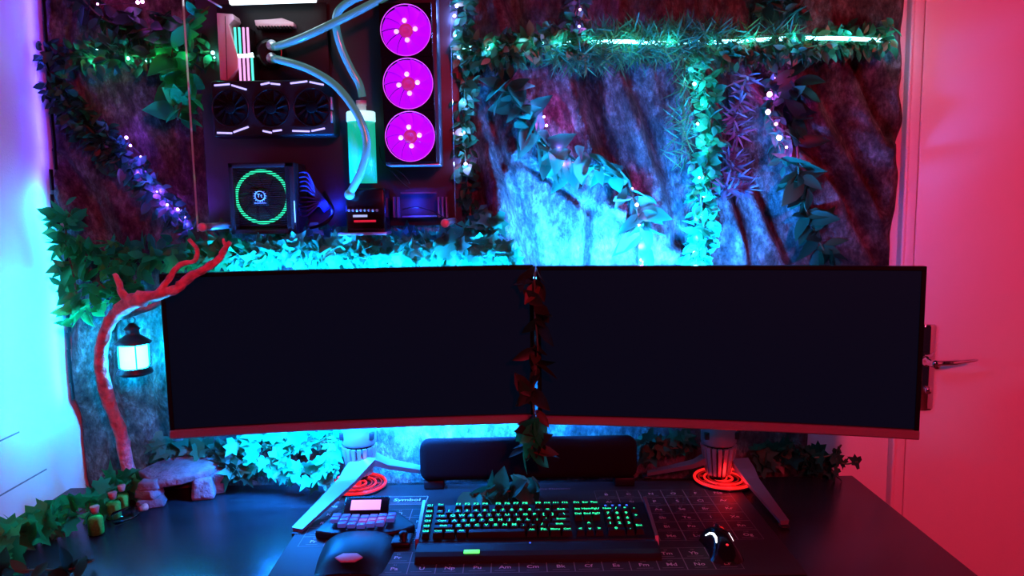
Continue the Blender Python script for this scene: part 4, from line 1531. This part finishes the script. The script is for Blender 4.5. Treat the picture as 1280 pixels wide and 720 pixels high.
garland('hanging_garland', 'leafy top garland with a cyan strip, between computer and grassy tuft', 'garland',
        [(R([(572, 62), (620, 66), (665, 58), (735, 52)]), 396)], 'leaf_ficus', L=.036, spread=.040, group=GG)
garland('hanging_garland', 'leafy top garland ending at the door frame', 'garland',
        [(R([(900, 68), (950, 66), (1010, 60), (1060, 52), (1112, 50)]), 475)], 'leaf_ficus', L=.034, spread=.038, group=GG)
garland('hanging_garland', 'cyan-lit garland falling from the grassy tuft to the right monitor', 'garland',
        [(R([(868, 70), (885, 120), (888, 180), (876, 240), (880, 290), (868, 332)]), 405)], 'leaf_ivy', L=.036, spread=.036, group=GG)
garland('hanging_garland', 'short dark sprig at the top edge above the right monitor', 'garland',
        [(R([(935, -8), (960, 8), (985, 14), (1000, 4)]), 34)], 'leaf_dark', L=.05, spread=.025, group=GG)
garland('hanging_garland', 'thin sprig dropping from the top edge above the monitors gap', 'garland',
        [(R([(724, -8), (722, 15), (715, 35)]), 30), (R([(700, 35), (720, 40)]), 12)], 'leaf_ficus', L=.05, spread=.022, group=GG)
LV = 'large-leaved vines on the rock panel'
garland('hanging_vine', 'large-leaved vine with pink lights crossing the middle of the rock', 'vine',
        [(R([(618, 98), (648, 135), (668, 168), (700, 196), (745, 212), (782, 232), (798, 270), (804, 328)], .03), 74)], 'leaf_mid', L=.095, ratio=.44, spread=.034, hang=.6, group=LV)
garland('hanging_vine', 'dark large-leaved vine hanging right of the magenta lights', 'vine',
        [(R([(988, 92), (990, 135), (996, 180), (1000, 230), (1012, 275), (1034, 320), (1048, 332)], .03), 58)], 'leaf_dark', L=.085, ratio=.46, spread=.026, hang=.5, group=LV)
garland('hanging_vine', 'rust-tinged vine hanging in the gap between the two monitors', 'vine',
        [([at(669, 340, -.245), at(668, 380, -.255), at(672, 440, -.262), at(666, 500, -.262), at(672, 545, -.262), at(664, 570, -.262)], 46)], 'leaf_rust', L=.068, ratio=.46, spread=.032, hang=.5, flat=.12, maxy=-.236, group=LV)
garland('hanging_vine', 'fresh green leaves at the lower end of the gap vine', 'vine',
        [([at(668, 532, -.272), at(668, 550, -.272), at(660, 572, -.272)], 9)], 'leaf_bright', L=.08, ratio=.5, spread=.022, hang=.7, flat=.1, maxy=-.25, group=LV)
garland('hanging_garland', 'small-leaved sprig wrapped around the magenta lights under the top garland', 'garland',
        [(R([(968, 92), (964, 125), (968, 160), (980, 205)], .03), 64)], 'leaf_mid', L=.036, spread=.020, hang=.5, group=GG)
# fine grass-like tuft
g = thing('hanging_grass_tuft', rk(840, 45, .03), 'grass-like green tuft on the top garland above the right monitor', 'grass tuft')
gb = MB(); st = MB()
for (x0, y0, x1, y1, nn) in ((690, 72, 800, 66, 420), (730, 50, 900, 42, 800), (800, 62, 880, 60, 300), (880, 50, 990, 42, 220), (856, 80, 852, 200, 120)):
    a, b = rk(x0, y0, .03), rk(x1, y1, .03)
    st.tube(smoothpath([a, (a + b) / 2 + Vector((0, -.01, 0)), b], 4), .0018, 6)
    for _ in range(nn):
        c = a.lerp(b, random.random()) + rv(.009)
        d = (Vector((random.uniform(-1, 1), -random.random() * .7, random.uniform(-1, 1) - (.25 if y0 > 55 else -.15)))).normalized()
        gb.leaf(c, d, CAMDIR + rv(.4), random.uniform(.03, .062), random.uniform(.0022, .004), 'blade', random.uniform(0, .4))
st.build('stem', 'stem', g)
gb.build('blades', 'leaf_grass', g)
g = thing('hanging_spiky_sprig', rk(922, 110, .03), 'pale spiky sprig beside the magenta lights on the rock', 'sprig')
gb = MB(); st = MB()
for pts in ([(934, 95), (926, 125), (918, 150), (922, 170)], [(908, 190), (915, 205), (925, 225)], [(905, 235), (918, 238), (930, 236)]):
    P = smoothpath(R(pts, .045), 5)
    st.tube(P, .0014, 6)
    for p in P:
        for _ in range(5):
            d = Vector((random.uniform(-1, 1), -random.random(), random.uniform(-.6, .6))).normalized()
            gb.leaf(p, d, CAMDIR + rv(.4), random.uniform(.03, .055), .006, 'blade', random.uniform(0, .3))
st.build('stem', 'stem', g)
gb.build('blades', 'leaf_spike', g)
# ivy on the ledge under the computer, in front of it and behind the monitors
IV = 'ivy plants around the monitors and desk'
garland('hanging_ivy', 'thick pale ivy ledge between the computer and the left monitor', 'ivy',
        [(PL([(300, 322), (360, 316), (430, 318), (500, 314), (570, 312), (640, 322)], -.17), 260), (PL([(340, 300), (420, 304), (500, 300), (590, 300), (612, 270)], -.10), 150), (PL([(400, 328), (520, 328), (640, 334)], -.13), 110)],
        'leaf_ivy', 'ivy', L=.058, ratio=.95, spread=.030, hang=.25, miny=-.185, group=IV)
garland('hanging_ivy', 'darker ivy by the branch fork at the computer corner', 'ivy',
        [(PL([(225, 330), (262, 318), (300, 322), (335, 332)], -.17), 62)], 'leaf_bright', 'ivy', L=.06, ratio=.95, spread=.032, group=IV)
garland('ivy_plant', 'cyan-lit ivy on the desk behind the left monitor stand', 'ivy',
        [([at(312, 575, -.16), at(345, 580, -.17), at(385, 592, -.20), at(420, 585, -.2)], 60), ([at(300, 552, -.14), at(350, 548, -.13), at(400, 552, -.13), at(430, 556, -.12)], 80)],
        'leaf_ivy', 'ivy', L=.048, ratio=.95, spread=.034, minz=DESK + .004, maxy=-.10, group=IV)
garland('ivy_plant', 'shaded ivy on the desk between stones and left monitor', 'ivy',
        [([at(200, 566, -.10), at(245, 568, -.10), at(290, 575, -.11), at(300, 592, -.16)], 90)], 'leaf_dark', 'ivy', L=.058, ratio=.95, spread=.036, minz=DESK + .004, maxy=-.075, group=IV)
garland('ivy_plant', 'green ivy trailing along the desk edge at the left wall', 'ivy',
        [([onz(176, 606, .79), onz(140, 612, .785), onz(100, 640, .78), onz(60, 655, .78), onz(20, 675, .78), onz(-20, 705, .78)], 120)], 'leaf_bright', 'ivy', L=.062, ratio=.9, spread=.036, minz=DESK + .004, group=IV)
garland('ivy_plant', 'dark leaf sprig lying at the near left of the desk', 'ivy',
        [([onz(-5, 716, .76), onz(45, 712, .76), onz(85, 712, .762), onz(118, 700, .765)], 16)], 'leaf_dark', 'oval', L=.055, ratio=.42, spread=.012, minz=DESK + .004, hang=0, group=IV)
garland('ivy_plant', 'leaf cluster lying on the mat behind the keyboard', 'ivy',
        [([onz(592, 618, .77), onz(620, 616, .775), onz(650, 612, .78), onz(668, 606, .785)], 26)], 'leaf_ivy', 'oval', L=.066, ratio=.55, spread=.022, minz=DESK + .006, hang=.1, group=IV)
garland('ivy_plant', 'dark ivy mass behind the right monitor stand', 'ivy',
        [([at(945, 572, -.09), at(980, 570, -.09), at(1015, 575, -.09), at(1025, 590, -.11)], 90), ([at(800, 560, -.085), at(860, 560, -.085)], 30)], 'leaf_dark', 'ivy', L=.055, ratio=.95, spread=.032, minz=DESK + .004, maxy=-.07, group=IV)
garland('ivy_plant', 'thin ivy sprig silhouetted on the wall at the desk corner', 'ivy',
        [([at(1018, 572, -.14), at(1035, 570, -.14), at(1050, 562, -.15)], 4), ([at(1040, 572, -.14), at(1056, 580, -.15), at(1072, 577, -.15)], 3), ([at(1042, 598, -.14), at(1046, 585, -.145), at(1045, 573, -.15)], 4)], 'leaf_dark', 'ivy', L=.042, ratio=.8, spread=.010, minz=DESK + .004, group=IV)

# ------------------------------------------------------------------ light strings and strips
LS = 'fairy light strings on the rock panel'


def light_string(label, px, m, col, power, off=.035, every=1, r=.0042, lift=.014):
    P = [rk(x, y, off) for (x, y) in px]
    root = thing('hanging_light_string', P[0], label, 'light string', LS)
    mb = MB()
    mb.tube(smoothpath([p + Vector((0, .006, 0)) for p in P], 4), .0010, 5)
    mb.build('wire', 'wire_green', root)
    for i, p in enumerate(P):
        mb = MB(); mb.ball(p, r * (.55 + .65 * random.random()), seg=8); mb.build('bulb', m, root)
        if i % every == 0:
            point_light('bulb_glow', p + Vector((0, -lift, 0)), col, power, .006)
    return root


CY = (0.06, 0.55, 1.0)
VI = (0.20, 0.04, 1.0)
MG = (0.75, 0.06, 1.0)
light_string('cyan lights in the garland between left wall and computer', [(121, 62), (117, 78), (122, 80), (133, 80), (160, 73), (170, 77), (182, 77), (200, 70), (233, 72), (266, 66), (268, 72)], 'bulb_cyan', (.04, .8, .5), .07, off=.032)
light_string('violet lights slanting down the rock left of the computer', [(158, 172), (163, 182), (176, 196), (175, 216), (187, 226), (196, 240), (205, 238), (209, 256), (207, 264), (222, 262), (232, 272), (236, 280)], 'bulb_violet', VI, .14, off=.032)
light_string('violet-pink lights along the large-leaved middle vine', [(664, 135), (680, 146), (683, 157), (698, 186), (704, 205), (790, 236), (796, 256), (799, 282), (801, 305), (802, 325)], 'bulb_magenta', (.80, .08, 1.0), .17, off=.032)
light_string('magenta lights hanging below the right end of the top garland', [(966, 98), (962, 118), (960, 140), (970, 155), (974, 172), (983, 184), (980, 198)], 'bulb_magenta', MG, .15, off=.04, r=.006)
light_string('cyan-white lights running down the long falling garland', [(872, 82), (868, 105), (878, 130), (872, 155), (876, 178), (878, 196), (874, 222), (880, 245), (876, 270), (870, 296), (868, 315)], 'bulb_cyan', CY, .26, off=.032)
light_string('white-blue lights in the upright garland beside the computer', [(571, 8), (568, 20), (569, 45), (570, 58), (574, 72), (580, 128), (580, 165), (582, 205)], 'bulb_violet', (.14, .25, 1.0), .26, off=.032)
light_string('two violet lights at the top left of the rock', [(122, 5), (172, 3), (178, 2)], 'bulb_magenta', MG, .06, off=.05)
light_string('violet lights in the sprig above the monitors gap', [(724, -2), (725, 12), (724, 33)], 'bulb_violet', (.45, .08, 1.0), .08, off=.05)

# thin cyan LED strip along the top of the rock
sp = R([(570, 60), (610, 60), (650, 57), (690, 54), (730, 53), (780, 52), (830, 54), (880, 53), (930, 51), (985, 48), (1050, 48), (1117, 51)], .024)
mb = MB(); mb.tube(smoothpath(sp, 4), .0046, 8)
rt = thing('hanging_light_strip', sp[0], 'cyan light strip running along the top garland to the door frame', 'light strip')
mb.build('glowing_tube', 'strip_cyan', rt)
for i, p in enumerate(smoothpath(sp, 1)):
    point_light('strip_glow', p + Vector((.01, -.02, 0)), (.05, .60, 1.0), .26, .01)

# LED strip down the left rim of the rock, shining on the left wall: violet zone above, cyan zone below
rs_ = thing('hanging_light_strip', (-1.128, -.03, 1.45), 'light strip down the rock edge beside the left wall, violet above and cyan below', 'light strip')
for (za, zb, m_) in ((1.50, 2.10, 'strip_violet'), (0.98, 1.49, 'strip_bias')):
    mb = MB()
    N = 12
    for k in range(N):
        z = za + (zb - za) * (k + .5) / N
        y = min(rock_front(-1.108, z - .02), rock_front(-1.108, z + .02), rock_front(-1.100, z)) - .010
        h = (zb - za) / N
        mb.box((-1.106, y, z), (.003, .011, h))
        mb.box((-1.1080, y, z), (.001, .007, h * .8), mi=1)
        area_light('rim_glow', (-1.1095, y, z), (-0.75, -0.65, 0), (.05, .05, 1.0) if za > 1.3 else (.006, .32, 1.0), (1.15 if za > 1.3 else 4.2) / N, .008, h * .9, xdir=(0, 1, 0))
    mb.build('glowing_zone', ['black_plastic', m_], rs_)

# glow of the monitor strips, then lamps added under the left monitor
BC = (0.006, 0.20, 1.0)
def bias(pt, ey, u0, u1, z, d, power, nseg=3, spread=118):
    for k in range(nseg):
        u = u0 + (u1 - u0) * (k + .5) / nseg
        p = pt(u, 0.027, z)
        q0, q1 = pt(u0, 0, z), pt(u1, 0, z)
        L = (q1 - q0).length / nseg
        area_light('bias_glow', p, Vector((ey.x, ey.y, d)), BC, power / nseg, L * .95, .008, xdir=(q1 - q0), spread=radians(spread))
bias(P1, EY1, -0.65, 0.95, .330, 1.3, 38.0)
bias(P2, EY2, -0.95, 0.12, .330, 0.9, 24.0)
bias(P2, EY2, 0.35, 0.92, .330, 0.5, 0.75, 1, 178)
bias(P1, EY1, -0.62, 0.16, .035, -0.9, 20.0, 2, 150)
for k in range(3):  # added lamps to light legs and desk, no strip on this underside
    p = P1(-.40 + k * .42, .012, -.003)
    area_light('added_underglow', p, (0, 0, -1), BC, (6.0, 1.8, 0.9)[k], .16, .010, xdir=EX1)
bias(P1, EY1, 0.16, 0.90, .035, -0.35, 60.0, 2, 104)
bias(P2, EY2, -0.95, -0.70, .035, -0.28, 5.0, 1, 100)

tb_ = [Vector((-0.06, -.125, 1.268)), Vector((.12, -.128, 1.268)), Vector((.30, -.13, 1.268)), Vector((.50, -.13, 1.266))]  # extra strip, added so the cyan glow falls off faster up the rock
rt = thing('hanging_light_strip', tb_[0], 'added cyan light strip low on the rock, hidden behind the upper edge of the right monitor', 'light strip')
mb = MB(); mb.tube(smoothpath(tb_, 4), .004, 8); mb.build('glowing_tube', 'strip_bias', rt)
mb = MB()
for q in (tb_[0], tb_[1], tb_[2], tb_[3]):
    mb.box((q.x, -.07, q.z - .004), (.008, .12, .004))
mb.build('clips', 'black_plastic', rt)
for xa, xb, pw in ((-.06, .14, 26), (.14, .34, 26), (.34, .50, 13)):
    area_light('bias_glow', ((xa + xb) / 2, -.130, 1.276), (0, .30, 1), (.010, .23, 1.0), pw, xb - xa, .008, spread=radians(150))
# magenta light that the case fans throw, and the blue floor of the case
for (fx, fy) in ((507, 37.5), (510, 104.5), (512.5, 170.5)):
    point_light('fan_glow', A(fx, fy, -.235), (.45, .0, 1.0), .04, .03)
area_light('bar_glow', A(335, 4, -.165), (0, .25, -1), (.75, .9, 1.0), .10, .2, .02)
point_light('case_glow', A(415, 262, -.10), (.01, .03, 1.0), .8, .01)
point_light('case_glow', A(520, 262, -.12), (.01, .04, 1.0), .7, .01)
point_light('ring_glow', (0.520, -0.205, DESK + .022), (1, .01, .01), .16, .02)
point_light('ring_glow', (-0.372, -0.150, DESK + .035), (1, .01, .01), .05, .02)

# red room lamp behind and right of the photographer
area_light('red_room_lamp', (0.85, -3.1, 2.3), (0.35, 2.9, -0.95), (1.0, .024, .075), 66, .30, .30)
